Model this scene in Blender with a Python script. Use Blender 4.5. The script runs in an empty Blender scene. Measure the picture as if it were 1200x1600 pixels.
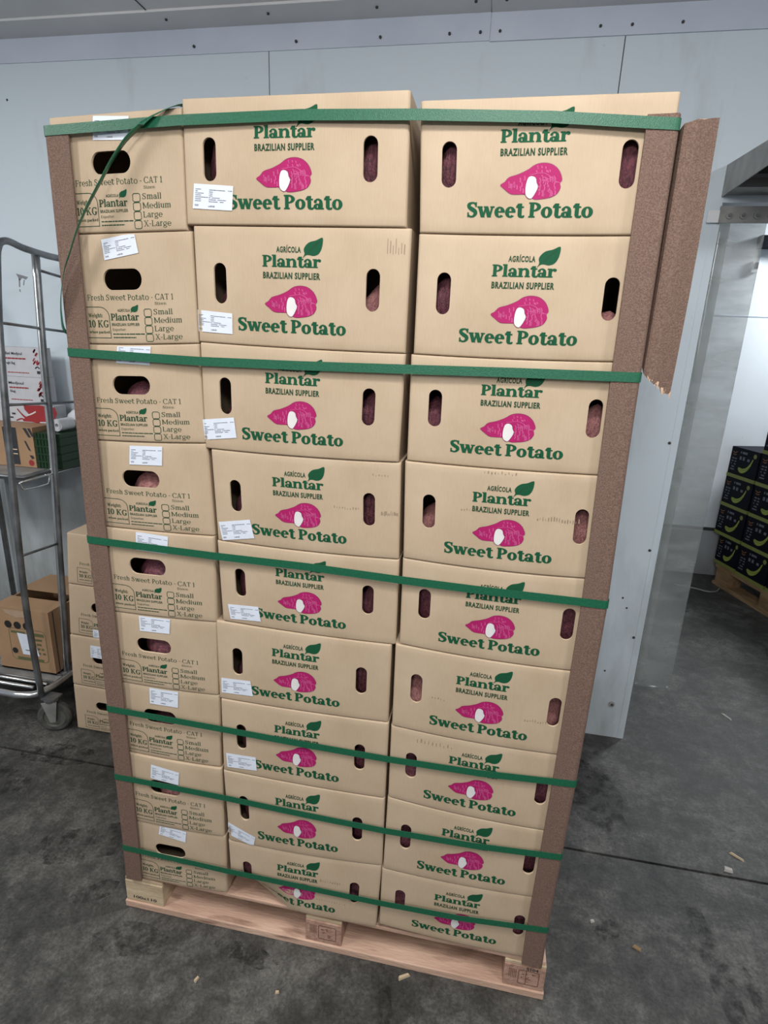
import bpy, bmesh, math, random
from mathutils import Vector, Matrix
from mathutils.geometry import tessellate_polygon, delaunay_2d_cdt

S = bpy.context.scene
COL = S.collection
PI = math.pi

# ------------------------------------------------------------------ camera, world, lamps, exposure
cam_d = bpy.data.cameras.new('camera')
cam = bpy.data.objects.new('camera', cam_d)
COL.objects.link(cam)
CAM_YAW, CAM_PITCH, CAM_ROLL = -0.17706, -0.29356, 0.04010
f_ = Vector((math.sin(CAM_YAW) * math.cos(CAM_PITCH), math.cos(CAM_YAW) * math.cos(CAM_PITCH), math.sin(CAM_PITCH)))
r0 = Vector((math.cos(CAM_YAW), -math.sin(CAM_YAW), 0))
u0 = r0.cross(f_)
cr, sr = math.cos(CAM_ROLL), math.sin(CAM_ROLL)
r_, u_ = r0 * cr + u0 * sr, u0 * cr - r0 * sr
M = Matrix((r_, u_, -f_)).transposed().to_4x4()
M.translation = Vector((0.85558, -1.06234, 1.53149))
cam.matrix_world = M
cam_d.sensor_fit = 'HORIZONTAL'
cam_d.sensor_width = 36.0
cam_d.lens = 36.0 * 896.89108 / 1200.0
cam_d.clip_start = 0.02
S.camera = cam

w = bpy.data.worlds.new('world')
S.world = w
w.use_nodes = True
bg = w.node_tree.nodes['Background']
bg.inputs[0].default_value = (0.80, 0.88, 1.0, 1)
bg.inputs[1].default_value = 0.33

def area(name, loc, target, sx, sy, power, col, spread=180):
    d = bpy.data.lights.new(name, 'AREA')
    d.shape = 'RECTANGLE'; d.size = sx; d.size_y = sy; d.energy = power; d.color = col; d.spread = math.radians(spread)
    o = bpy.data.objects.new(name, d); COL.objects.link(o)
    o.location = loc
    o.rotation_euler = (Vector(target) - Vector(loc)).to_track_quat('-Z', 'Y').to_euler()
    return o
area('ceiling_or_fill_light', (-0.95, -1.05, 2.44), (-0.85, -0.7, 0), 0.18, 0.5, 25, (1.0, 0.98, 0.96))
area('ceiling_or_fill_light', (-1.70, -0.60, 2.44), (-1.6, -0.3, 0), 0.18, 0.5, 20, (0.97, 0.99, 1.0))  # added unseen fill that brightens the left side
area('ceiling_or_fill_light', (0.90, -0.75, 2.44), (0.9, -0.5, 0), 0.5, 0.2, 14, (1.0, 0.99, 0.97))
area('front_fill_light', (0.90, -1.30, 2.10), (0.9, 0.0, 1.6), 0.4, 0.2, 6, (1.0, 0.99, 0.97))  # added frontal fill for stack, walls and ceiling, no actual hanging lamp
area('ceiling_or_fill_light', (2.60, -1.10, 2.44), (2.25, -0.75, 0), 0.45, 0.3, 28, (0.98, 0.99, 1.0))
area('ceiling_or_fill_light', (0.50, -3.20, 2.44), (0.5, -2.2, 0), 0.5, 0.5, 48, (1.0, 0.99, 0.97))  # added frontal fill from far behind the camera, no known fixture
area('far_lamp_light', (3.15, 2.85, 2.44), (3.1, 2.92, 0), 0.5, 0.25, 50, (0.93, 0.97, 1.0))

S.view_settings.view_transform = 'Standard'
S.view_settings.look = 'None'
S.view_settings.gamma = 1.0
S.view_settings.use_curve_mapping = False
S.view_settings.exposure = 0.0

# ------------------------------------------------------------------ materials
def nt(name):
    m = bpy.data.materials.new(name); m.use_nodes = True
    return m, m.node_tree, m.node_tree.nodes, m.node_tree.links, m.node_tree.nodes['Principled BSDF']

def noise_mat(name, c1, c2, scale=8.0, detail=6.0, rough=0.7, lo=0.35, hi=0.65, bump=0.0, bscale=None, metal=0.0, stretch=None, spec=0.5, c3=None, s3=40.0, lo3=0.6, hi3=0.75):
    m, t, N, L, B = nt(name)
    tc = N.new('ShaderNodeTexCoord'); mp = N.new('ShaderNodeMapping')
    L.new(tc.outputs['Object'], mp.inputs[0])
    if stretch: mp.inputs['Scale'].default_value = stretch
    n = N.new('ShaderNodeTexNoise'); n.inputs['Scale'].default_value = scale; n.inputs['Detail'].default_value = detail
    L.new(mp.outputs[0], n.inputs['Vector'])
    r = N.new('ShaderNodeValToRGB')
    r.color_ramp.elements[0].position = lo; r.color_ramp.elements[1].position = hi
    r.color_ramp.elements[0].color = (*c1, 1); r.color_ramp.elements[1].color = (*c2, 1)
    L.new(n.outputs['Fac'], r.inputs[0])
    out = r.outputs[0]
    if c3:
        n3 = N.new('ShaderNodeTexNoise'); n3.inputs['Scale'].default_value = s3; n3.inputs['Detail'].default_value = 5
        L.new(mp.outputs[0], n3.inputs['Vector'])
        r3 = N.new('ShaderNodeValToRGB'); r3.color_ramp.elements[0].position = lo3; r3.color_ramp.elements[1].position = hi3
        L.new(n3.outputs['Fac'], r3.inputs[0])
        mx = N.new('ShaderNodeMix'); mx.data_type = 'RGBA'
        L.new(r3.outputs[0], mx.inputs[0]); L.new(out, mx.inputs[6]); mx.inputs[7].default_value = (*c3, 1)
        out = mx.outputs[2]
    L.new(out, B.inputs['Base Color'])
    B.inputs['Roughness'].default_value = rough
    B.inputs['Metallic'].default_value = metal
    B.inputs['Specular IOR Level'].default_value = spec
    if bump > 0:
        nb = N.new('ShaderNodeTexNoise'); nb.inputs['Scale'].default_value = bscale or scale * 6; nb.inputs['Detail'].default_value = 5
        L.new(mp.outputs[0], nb.inputs['Vector'])
        b = N.new('ShaderNodeBump'); b.inputs['Strength'].default_value = bump; b.inputs['Distance'].default_value = 0.01
        L.new(nb.outputs['Fac'], b.inputs['Height']); L.new(b.outputs[0], B.inputs['Normal'])
    return m

def flat(name, c, rough=0.6, metal=0.0, spec=0.5):
    m, t, N, L, B = nt(name)
    B.inputs['Base Color'].default_value = (*c, 1); B.inputs['Roughness'].default_value = rough
    B.inputs['Metallic'].default_value = metal; B.inputs['Specular IOR Level'].default_value = spec
    n = N.new('ShaderNodeTexNoise'); n.inputs['Scale'].default_value = 35
    tc = N.new('ShaderNodeTexCoord'); L.new(tc.outputs['Object'], n.inputs['Vector'])
    r = N.new('ShaderNodeMix'); r.data_type = 'RGBA'; L.new(n.outputs['Fac'], r.inputs[0])
    r.inputs[6].default_value = (*[x * 0.9 for x in c], 1); r.inputs[7].default_value = (*[min(1, x * 1.1) for x in c], 1)
    L.new(r.outputs[2], B.inputs['Base Color'])
    return m

def cardboard_mat(name, c1, c2, flute=420.0, bump=0.10):
    m, t, N, L, B = nt(name)
    tc = N.new('ShaderNodeTexCoord')
    n = N.new('ShaderNodeTexNoise'); n.inputs['Scale'].default_value = 9; n.inputs['Detail'].default_value = 7
    L.new(tc.outputs['Object'], n.inputs['Vector'])
    mp = N.new('ShaderNodeMapping'); mp.inputs['Scale'].default_value = (320, 320, 60); L.new(tc.outputs['Object'], mp.inputs[0])
    n2 = N.new('ShaderNodeTexNoise'); n2.inputs['Scale'].default_value = 1.0; n2.inputs['Detail'].default_value = 3
    L.new(mp.outputs[0], n2.inputs['Vector'])
    ad = N.new('ShaderNodeMath'); ad.operation = 'MULTIPLY_ADD'; L.new(n2.outputs['Fac'], ad.inputs[0]); ad.inputs[1].default_value = 0.30
    L.new(n.outputs['Fac'], ad.inputs[2])
    r = N.new('ShaderNodeValToRGB'); r.color_ramp.elements[0].position = 0.35; r.color_ramp.elements[1].position = 0.95
    r.color_ramp.elements[0].color = (*c1, 1); r.color_ramp.elements[1].color = (*c2, 1)
    L.new(ad.outputs[0], r.inputs[0]); L.new(r.outputs[0], B.inputs['Base Color'])
    B.inputs['Roughness'].default_value = 0.62; B.inputs['Specular IOR Level'].default_value = 0.3
    wv = N.new('ShaderNodeTexWave'); wv.bands_direction = 'X'; wv.inputs['Scale'].default_value = flute / (2 * PI); wv.inputs['Distortion'].default_value = 1.5
    L.new(tc.outputs['Object'], wv.inputs['Vector'])
    nb = N.new('ShaderNodeTexNoise'); nb.inputs['Scale'].default_value = 14; nb.inputs['Detail'].default_value = 4
    L.new(tc.outputs['Object'], nb.inputs['Vector'])
    a2 = N.new('ShaderNodeMath'); a2.operation = 'MULTIPLY_ADD'; L.new(wv.outputs['Fac'], a2.inputs[0]); a2.inputs[1].default_value = 0.06
    L.new(nb.outputs['Fac'], a2.inputs[2])
    b = N.new('ShaderNodeBump'); b.inputs['Strength'].default_value = bump; b.inputs['Distance'].default_value = 0.012
    L.new(a2.outputs[0], b.inputs['Height']); L.new(b.outputs[0], B.inputs['Normal'])
    return m

CB = cardboard_mat('kraft cardboard', (0.425, 0.318, 0.212), (0.515, 0.400, 0.282))
CBE = flat('cardboard cut edge', (0.62, 0.47, 0.32), 0.8)
CBIN = flat('cardboard inner liner', (0.36, 0.25, 0.16), 0.85)
CBG = cardboard_mat('dark kraft cardboard', (0.30, 0.185, 0.105), (0.38, 0.24, 0.14))
GREEN = flat('green print ink', (0.008, 0.078, 0.034), 0.65, spec=0.15)
DGREEN = flat('small green print ink', (0.020, 0.062, 0.030), 0.7, spec=0.15)
PINK = flat('magenta print ink', (0.37, 0.013, 0.115), 0.6, spec=0.2)
PINKD = flat('dark magenta outline ink', (0.20, 0.01, 0.07), 0.5)
PINKL = flat('pale pink hatch ink', (0.50, 0.075, 0.22), 0.6, spec=0.2)
WINK = flat('white print ink', (0.68, 0.66, 0.65), 0.6)
PAPER = flat('white sticker paper', (0.68, 0.73, 0.82), 0.5)
BLACKINK = flat('black print ink', (0.03, 0.03, 0.035), 0.6)
GREYINK = flat('grey thermal print', (0.14, 0.15, 0.18), 0.6)
REDINK = flat('red print ink', (0.30, 0.025, 0.03), 0.55)
SCUFF = flat('grey scuff mark', (0.26, 0.19, 0.125), 0.7)
BOARD = noise_mat('brown pressed board', (0.138, 0.084, 0.063), (0.205, 0.133, 0.104), scale=420, detail=4, rough=0.75, lo=0.4, hi=0.62, bump=0.3, bscale=500, spec=0.25)
BOARDE = flat('torn board fibre', (0.48, 0.32, 0.22), 0.9)
STRAP = noise_mat('green plastic strap', (0.006, 0.088, 0.042), (0.010, 0.118, 0.057), scale=260, detail=2, rough=0.42, bump=0.12, bscale=500)
SKIN = noise_mat('purple sweet potato skin', (0.055, 0.012, 0.022), (0.17, 0.048, 0.06), scale=16, detail=8, rough=0.6, lo=0.35, hi=0.7, bump=0.5, bscale=40)
SKINP = noise_mat('pale pink sweet potato skin', (0.20, 0.070, 0.075), (0.36, 0.165, 0.145), scale=20, detail=8, rough=0.6, lo=0.35, hi=0.65, bump=0.5, bscale=50)
WOOD = noise_mat('pinkish pallet wood', (0.40, 0.245, 0.175), (0.62, 0.42, 0.31), scale=7, detail=8, rough=0.75, lo=0.3, hi=0.7, bump=0.25, bscale=60, stretch=(0.6, 3, 3), c3=(0.22, 0.12, 0.08), s3=12, lo3=0.57, hi3=0.75)
WOODP = noise_mat('pale pallet wood', (0.44, 0.33, 0.21), (0.60, 0.48, 0.32), scale=10, detail=8, rough=0.75, bump=0.25, bscale=70, stretch=(0.6, 3, 6))
BLOCKW = noise_mat('pressed wood block', (0.33, 0.185, 0.13), (0.43, 0.27, 0.20), scale=60, detail=6, rough=0.85, bump=0.3, bscale=150)
STEEL = noise_mat('worn zinc plated steel', (0.13, 0.135, 0.14), (0.27, 0.28, 0.29), scale=14, detail=6, rough=0.38, metal=0.75, bump=0.05, bscale=80)
CHROME = noise_mat('bright zinc wire', (0.55, 0.57, 0.58), (0.70, 0.72, 0.73), scale=20, rough=0.25, metal=0.9)
GALV = noise_mat('grey galvanised sheet', (0.22, 0.22, 0.215), (0.36, 0.36, 0.35), scale=9, detail=8, rough=0.5, metal=0.35, bump=0.05)
RUBBER = noise_mat('grey rubber tyre', (0.03, 0.03, 0.028), (0.085, 0.085, 0.078), scale=20, rough=0.8)
HUB = flat('dull grey wheel hub', (0.10, 0.10, 0.09), 0.6)
DARKB = flat('dark blue black card', (0.004, 0.005, 0.011), 0.6, spec=0.12)
LIME = flat('lime green print', (0.28, 0.36, 0.05), 0.55)
OLIVE = flat('olive card rim', (0.20, 0.23, 0.05), 0.6)
CRATEG = flat('dark green plastic', (0.008, 0.036, 0.012), 0.5)
WCARD = flat('white printed card', (0.50, 0.51, 0.54), 0.55)
WROLL = flat('white paper', (0.62, 0.63, 0.66), 0.7)
SWITCH = flat('white plastic plate', (0.75, 0.77, 0.80), 0.4)

def wall_mat(name, base, dirt_shade, zlo, zhi, amount):
    m, t, N, L, B = nt(name)
    tc = N.new('ShaderNodeTexCoord')
    n = N.new('ShaderNodeTexNoise'); n.inputs['Scale'].default_value = 2.2; n.inputs['Detail'].default_value = 9; n.inputs['Roughness'].default_value = 0.62
    mp = N.new('ShaderNodeMapping'); mp.inputs['Scale'].default_value = (2.2, 2.2, 0.7); L.new(tc.outputs['Object'], mp.inputs[0]); L.new(mp.outputs[0], n.inputs['Vector'])
    sx = N.new('ShaderNodeSeparateXYZ'); L.new(tc.outputs['Object'], sx.inputs[0])
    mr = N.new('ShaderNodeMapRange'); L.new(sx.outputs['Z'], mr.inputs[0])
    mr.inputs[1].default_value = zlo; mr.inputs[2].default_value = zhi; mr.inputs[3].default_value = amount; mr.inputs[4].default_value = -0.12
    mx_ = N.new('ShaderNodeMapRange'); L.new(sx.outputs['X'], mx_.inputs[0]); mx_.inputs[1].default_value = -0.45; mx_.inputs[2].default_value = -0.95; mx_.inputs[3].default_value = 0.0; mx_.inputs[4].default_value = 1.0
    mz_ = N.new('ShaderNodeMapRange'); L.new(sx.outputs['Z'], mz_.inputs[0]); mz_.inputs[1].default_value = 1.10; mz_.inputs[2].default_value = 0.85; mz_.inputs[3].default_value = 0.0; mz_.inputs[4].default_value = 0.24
    pr_ = N.new('ShaderNodeMath'); pr_.operation = 'MULTIPLY'; L.new(mx_.outputs[0], pr_.inputs[0]); L.new(mz_.outputs[0], pr_.inputs[1])  # lower-left wall: trolley shelf's shadow painted into the colour along with grime
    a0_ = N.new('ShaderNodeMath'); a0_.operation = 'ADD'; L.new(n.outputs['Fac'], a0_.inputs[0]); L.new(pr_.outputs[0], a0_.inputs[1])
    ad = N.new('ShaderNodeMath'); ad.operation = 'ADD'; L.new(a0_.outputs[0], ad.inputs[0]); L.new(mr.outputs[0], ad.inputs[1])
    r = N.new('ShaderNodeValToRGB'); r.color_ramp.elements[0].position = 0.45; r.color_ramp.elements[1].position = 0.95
    r.color_ramp.elements[0].color = (*base, 1); r.color_ramp.elements[1].color = (*dirt_shade, 1)
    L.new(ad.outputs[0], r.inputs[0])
    n2 = N.new('ShaderNodeTexNoise'); n2.inputs['Scale'].default_value = 26; n2.inputs['Detail'].default_value = 6; L.new(tc.outputs['Object'], n2.inputs['Vector'])
    r2 = N.new('ShaderNodeValToRGB'); r2.color_ramp.elements[0].position = 0.70; r2.color_ramp.elements[1].position = 0.80; L.new(n2.outputs['Fac'], r2.inputs[0])
    mx = N.new('ShaderNodeMix'); mx.data_type = 'RGBA'
    ml = N.new('ShaderNodeMath'); ml.operation = 'MULTIPLY'; L.new(r2.outputs[0], ml.inputs[0]); ml.inputs[1].default_value = 0.35
    L.new(ml.outputs[0], mx.inputs[0]); L.new(r.outputs[0], mx.inputs[6]); mx.inputs[7].default_value = (*[d * 0.6 for d in dirt_shade], 1)
    L.new(mx.outputs[2], B.inputs['Base Color'])
    B.inputs['Roughness'].default_value = 0.5
    nb = N.new('ShaderNodeTexNoise'); nb.inputs['Scale'].default_value = 3; nb.inputs['Detail'].default_value = 4; L.new(tc.outputs['Object'], nb.inputs['Vector'])
    b = N.new('ShaderNodeBump'); b.inputs['Strength'].default_value = 0.12; b.inputs['Distance'].default_value = 0.03
    L.new(nb.outputs['Fac'], b.inputs['Height']); L.new(b.outputs[0], B.inputs['Normal'])
    return m
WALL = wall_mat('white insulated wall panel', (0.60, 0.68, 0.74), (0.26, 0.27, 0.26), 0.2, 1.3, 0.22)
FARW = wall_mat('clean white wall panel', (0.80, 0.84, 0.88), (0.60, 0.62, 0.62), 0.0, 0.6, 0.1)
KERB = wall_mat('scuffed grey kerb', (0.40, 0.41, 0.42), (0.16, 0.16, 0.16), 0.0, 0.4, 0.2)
TRIM = noise_mat('pale blue metal trim', (0.50, 0.56, 0.66), (0.58, 0.64, 0.74), scale=3, rough=0.45)
CEIL = noise_mat('grey white ceiling panel', (0.66, 0.66, 0.67), (0.76, 0.76, 0.77), scale=2.5, detail=6, rough=0.6)
GAP = flat('dark joint', (0.05, 0.05, 0.05), 0.9)

def floor_mat():
    m, t, N, L, B = nt('worn dark concrete')
    tc = N.new('ShaderNodeTexCoord')
    def nz(sc, det, ro=0.6):
        n = N.new('ShaderNodeTexNoise'); n.inputs['Scale'].default_value = sc; n.inputs['Detail'].default_value = det; n.inputs['Roughness'].default_value = ro
        L.new(tc.outputs['Object'], n.inputs['Vector']); return n
    a = nz(3.2, 12, 0.72); b = nz(20, 10, 0.75); c = nz(120, 6, 0.75)
    r = N.new('ShaderNodeValToRGB')
    e = r.color_ramp.elements
    e[0].position = 0.34; e[0].color = (0.020, 0.0195, 0.0172, 1)
    e[1].position = 0.70; e[1].color = (0.135, 0.131, 0.121, 1)
    x = e.new(0.50); x.color = (0.052, 0.0508, 0.0465, 1)
    ad = N.new('ShaderNodeMath'); ad.operation = 'MULTIPLY_ADD'; L.new(b.outputs['Fac'], ad.inputs[0]); ad.inputs[1].default_value = 0.70
    sb = N.new('ShaderNodeMath'); sb.operation = 'SUBTRACT'; L.new(a.outputs['Fac'], sb.inputs[0]); sb.inputs[1].default_value = 0.35
    L.new(sb.outputs[0], ad.inputs[2]); L.new(ad.outputs[0], r.inputs[0])
    r3 = N.new('ShaderNodeValToRGB'); r3.color_ramp.elements[0].position = 0.35; r3.color_ramp.elements[1].position = 0.75
    r3.color_ramp.elements[0].color = (0.48, 0.48, 0.48, 1); r3.color_ramp.elements[1].color = (1.55, 1.55, 1.55, 1); L.new(c.outputs['Fac'], r3.inputs[0])
    mx = N.new('ShaderNodeMix'); mx.data_type = 'RGBA'; mx.blend_type = 'MULTIPLY'; mx.inputs[0].default_value = 1.0
    L.new(r.outputs[0], mx.inputs[6]); L.new(r3.outputs[0], mx.inputs[7])
    L.new(mx.outputs[2], B.inputs['Base Color'])
    rr = N.new('ShaderNodeMapRange'); L.new(a.outputs['Fac'], rr.inputs[0]); rr.inputs[3].default_value = 0.42; rr.inputs[4].default_value = 0.75
    L.new(rr.outputs[0], B.inputs['Roughness'])
    bp = N.new('ShaderNodeBump'); bp.inputs['Strength'].default_value = 0.35; bp.inputs['Distance'].default_value = 0.01
    L.new(ad.outputs[0], bp.inputs['Height']); L.new(bp.outputs[0], B.inputs['Normal'])
    return m
SCUFFW = flat('rusty wall scuff', (0.22, 0.23, 0.25), 0.8)
FLOOR = floor_mat()
def stain_mat():
    m, t, N, L, B = nt('dark floor stain')
    B.inputs['Base Color'].default_value = (0.016, 0.015, 0.014, 1); B.inputs['Roughness'].default_value = 0.6
    tc = N.new('ShaderNodeTexCoord'); n = N.new('ShaderNodeTexNoise'); n.inputs['Scale'].default_value = 26; n.inputs['Detail'].default_value = 9; n.inputs['Roughness'].default_value = 0.7
    L.new(tc.outputs['Object'], n.inputs['Vector'])
    r = N.new('ShaderNodeMapRange'); L.new(n.outputs['Fac'], r.inputs[0]); r.inputs[1].default_value = 0.46; r.inputs[2].default_value = 0.66; r.inputs[3].default_value = 0.0; r.inputs[4].default_value = 0.75
    L.new(r.outputs[0], B.inputs['Alpha'])
    return m
STAIN = stain_mat()
STAINS = [(1.56, 0.20, 0.035, 0.24, 0.05), (1.64, 0.05, 0.025, 0.16, 0.1), (0.74, -0.14, 0.020, 0.10, 0.1), (0.36, -0.05, 0.10, 0.03, -0.1), (-0.25, 0.16, 0.20, 0.08, 0.4), (-0.62, 0.48, 0.16, 0.06, 0.1), (-0.12, 0.02, 0.07, 0.035, 0.6), (1.32, 0.75, 0.12, 0.20, 0.3), (1.30, 0.22, 0.05, 0.03, 0.5), (0.05, -0.08, 0.12, 0.05, 0.1), (-0.72, 0.30, 0.14, 0.08, 0.3)]

def pvc_mat():
    m, t, N, L, B = nt('milky clear PVC')
    N.remove(B)
    out = N['Material Output']
    tc = N.new('ShaderNodeTexCoord'); mp = N.new('ShaderNodeMapping'); mp.inputs['Scale'].default_value = (5, 5, 16)
    L.new(tc.outputs['Object'], mp.inputs[0])
    n = N.new('ShaderNodeTexNoise'); n.inputs['Scale'].default_value = 1.2; n.inputs['Detail'].default_value = 8; L.new(mp.outputs[0], n.inputs['Vector'])
    tr = N.new('ShaderNodeBsdfTransparent'); tr.inputs[0].default_value = (0.86, 0.87, 0.86, 1)
    df = N.new('ShaderNodeBsdfDiffuse'); df.inputs[0].default_value = (0.40, 0.40, 0.39, 1)
    tl = N.new('ShaderNodeBsdfTranslucent'); tl.inputs[0].default_value = (0.66, 0.67, 0.66, 1)
    gl = N.new('ShaderNodeBsdfGlossy'); gl.inputs['Roughness'].default_value = 0.18
    m1 = N.new('ShaderNodeMixShader'); m1.inputs[0].default_value = 0.55; L.new(df.outputs[0], m1.inputs[1]); L.new(tl.outputs[0], m1.inputs[2])
    mr = N.new('ShaderNodeMapRange'); L.new(n.outputs['Fac'], mr.inputs[0]); mr.inputs[1].default_value = 0.3; mr.inputs[2].default_value = 0.7; mr.inputs[3].default_value = 0.14; mr.inputs[4].default_value = 0.40
    m2 = N.new('ShaderNodeMixShader'); L.new(mr.outputs[0], m2.inputs[0]); L.new(tr.outputs[0], m2.inputs[1]); L.new(m1.outputs[0], m2.inputs[2])
    m3 = N.new('ShaderNodeMixShader'); m3.inputs[0].default_value = 0.05; L.new(m2.outputs[0], m3.inputs[1]); L.new(gl.outputs[0], m3.inputs[2])
    L.new(m3.outputs[0], out.inputs[0])
    return m
PVC = pvc_mat()

# ------------------------------------------------------------------ mesh helpers
class MB:
    def __init__(s): s.v = []; s.f = []; s.m = []; s.mats = []; s.sm = []
    def mi(s, mat):
        if mat not in s.mats: s.mats.append(mat)
        return s.mats.index(mat)
    def add(s, vs, fs, mat, smooth=False):
        b = len(s.v); i = s.mi(mat)
        s.v += [tuple(p) for p in vs]
        for f in fs: s.f.append([b + k for k in f]); s.m.append(i); s.sm.append(smooth)
    def box(s, x0, x1, y0, y1, z0, z1, mat):
        vs = [(x, y, z) for x in (x0, x1) for y in (y0, y1) for z in (z0, z1)]
        s.add(vs, [(0, 1, 3, 2), (4, 6, 7, 5), (0, 4, 5, 1), (2, 3, 7, 6), (0, 2, 6, 4), (1, 5, 7, 3)], mat)
    def tube(s, pts, r, mat, n=10, closed=False):
        pts = [Vector(p) for p in pts]; k = len(pts); vs = []; fs = []
        up = Vector((0.13, 0.31, 0.94)).normalized()
        for i, p in enumerate(pts):
            a = pts[(i - 1) % k] if (closed or i > 0) else p; b = pts[(i + 1) % k] if (closed or i < k - 1) else p
            t = (b - a).normalized()
            x = t.cross(up)
            if x.length < 0.15: x = t.cross(Vector((1, 0, 0)))
            x.normalize(); y = t.cross(x)
            for j in range(n):
                an = 2 * PI * j / n; vs.append(p + (x * math.cos(an) + y * math.sin(an)) * r)
        for i in range(k if closed else k - 1):
            for j in range(n):
                a = i * n + j; b = i * n + (j + 1) % n; c = ((i + 1) % k) * n + (j + 1) % n; d = ((i + 1) % k) * n + j
                fs.append((a, b, c, d))
        if not closed:
            fs.append(tuple(range(n - 1, -1, -1))); fs.append(tuple((k - 1) * n + j for j in range(n)))
        s.add(vs, fs, mat, True)
    def disc(s, c, axis, r0, r1, h, mat, n=28):
        # ring (or disc when r0 == 0) of thickness h, about axis through c
        ax = Vector(axis).normalized(); x = ax.orthogonal().normalized(); y = ax.cross(x); c = Vector(c)
        vs = []; fs = []
        prof = [(r0, -h / 2), (r1, -h / 2), (r1, h / 2), (r0, h / 2)]
        for j in range(n):
            a = 2 * PI * j / n; d = x * math.cos(a) + y * math.sin(a)
            for rr, hh in prof: vs.append(c + d * rr + ax * hh)
        for j in range(n):
            q = (j + 1) % n
            for e in range(4):
                g = (e + 1) % 4; fs.append((j * 4 + e, j * 4 + g, q * 4 + g, q * 4 + e))
        s.add(vs, fs, mat, False)
    def build(s, name, parent=None, loc=None):
        me = bpy.data.meshes.new(name)
        off = Vector(loc) if loc else Vector((0, 0, 0))
        me.from_pydata([tuple(Vector(p) - off) for p in s.v], [], s.f)
        for mt in s.mats: me.materials.append(mt)
        me.polygons.foreach_set('material_index', s.m)
        me.polygons.foreach_set('use_smooth', s.sm)
        me.update()
        o = bpy.data.objects.new(name, me); COL.objects.link(o)
        if parent: o.parent = parent
        if loc is not None: o.location = off
        return o

def tag(o, label=None, cat=None, group=None, kind=None):
    if label: o['label'] = label
    if cat: o['category'] = cat
    if group: o['group'] = group
    if kind: o['kind'] = kind
    return o

def empty(name, loc=(0, 0, 0), rz=0.0):
    o = bpy.data.objects.new(name, None); COL.objects.link(o)
    o.empty_display_size = 0.05; o.location = loc; o.rotation_euler = (0, 0, rz); return o

def fix_normals(o):
    bm = bmesh.new(); bm.from_mesh(o.data); bmesh.ops.recalc_face_normals(bm, faces=bm.faces[:]); bm.to_mesh(o.data); bm.free()

def bevel(o, wdt=0.002, seg=2):
    md = o.modifiers.new('bevel', 'BEVEL'); md.width = wdt; md.segments = seg; md.limit_method = 'ANGLE'; return o

# ------------------------------------------------------------------ lettering
def stroke(pts, n=5):
    """smooth variable-width stroke; pts = (x, y, width)"""
    P = [Vector(p) for p in pts]
    Q = [2 * P[0] - P[1]] + P + [2 * P[-1] - P[-2]]
    C = []
    for i in range(1, len(Q) - 2):
        for k in range(n):
            t = k / n
            a, b, c, d = Q[i - 1], Q[i], Q[i + 1], Q[i + 2]
            C.append(0.5 * ((2 * b) + (c - a) * t + (2 * a - 5 * b + 4 * c - d) * t * t + (3 * b - a - 3 * c + d) * t ** 3))
    C.append(P[-1])
    Lp = []; Rp = []
    for i, p in enumerate(C):
        a = C[max(0, i - 1)]; b = C[min(len(C) - 1, i + 1)]
        d = Vector((b.x - a.x, b.y - a.y))
        if d.length < 1e-9: d = Vector((1, 0))
        d.normalize(); nx, ny = -d.y, d.x
        h = max(0.005, p.z) / 2
        Lp.append((p.x + nx * h, p.y + ny * h)); Rp.append((p.x - nx * h, p.y - ny * h))
    return [[Rp[i], Rp[i + 1], Lp[i + 1], Lp[i]] for i in range(len(C) - 1)]

def rect(x0, y0, x1, y1): return [[(x0, y0), (x1, y0), (x1, y1), (x0, y1)]]
def diag(x0, y0, x1, y1, wd): return [[(x0 - wd / 2, y0), (x0 + wd / 2, y0), (x1 + wd / 2, y1), (x1 - wd / 2, y1)]]
def arc(cx, cy, rx, ry, a0, a1, wx, wy, n=18):
    o = []
    for i in range(n):
        t0 = math.radians(a0 + (a1 - a0) * i / n); t1 = math.radians(a0 + (a1 - a0) * (i + 1) / n)
        p = lambda t, k: (cx + (rx - k * wx) * math.cos(t), cy + (ry - k * wy) * math.sin(t))
        o.append([p(t0, 0), p(t1, 0), p(t1, 1), p(t0, 1)])
    return o
def dot(cx, cy, r): return [[(cx + r * math.cos(2 * PI * k / 14), cy + r * math.sin(2 * PI * k / 14)) for k in range(14)]]

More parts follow.
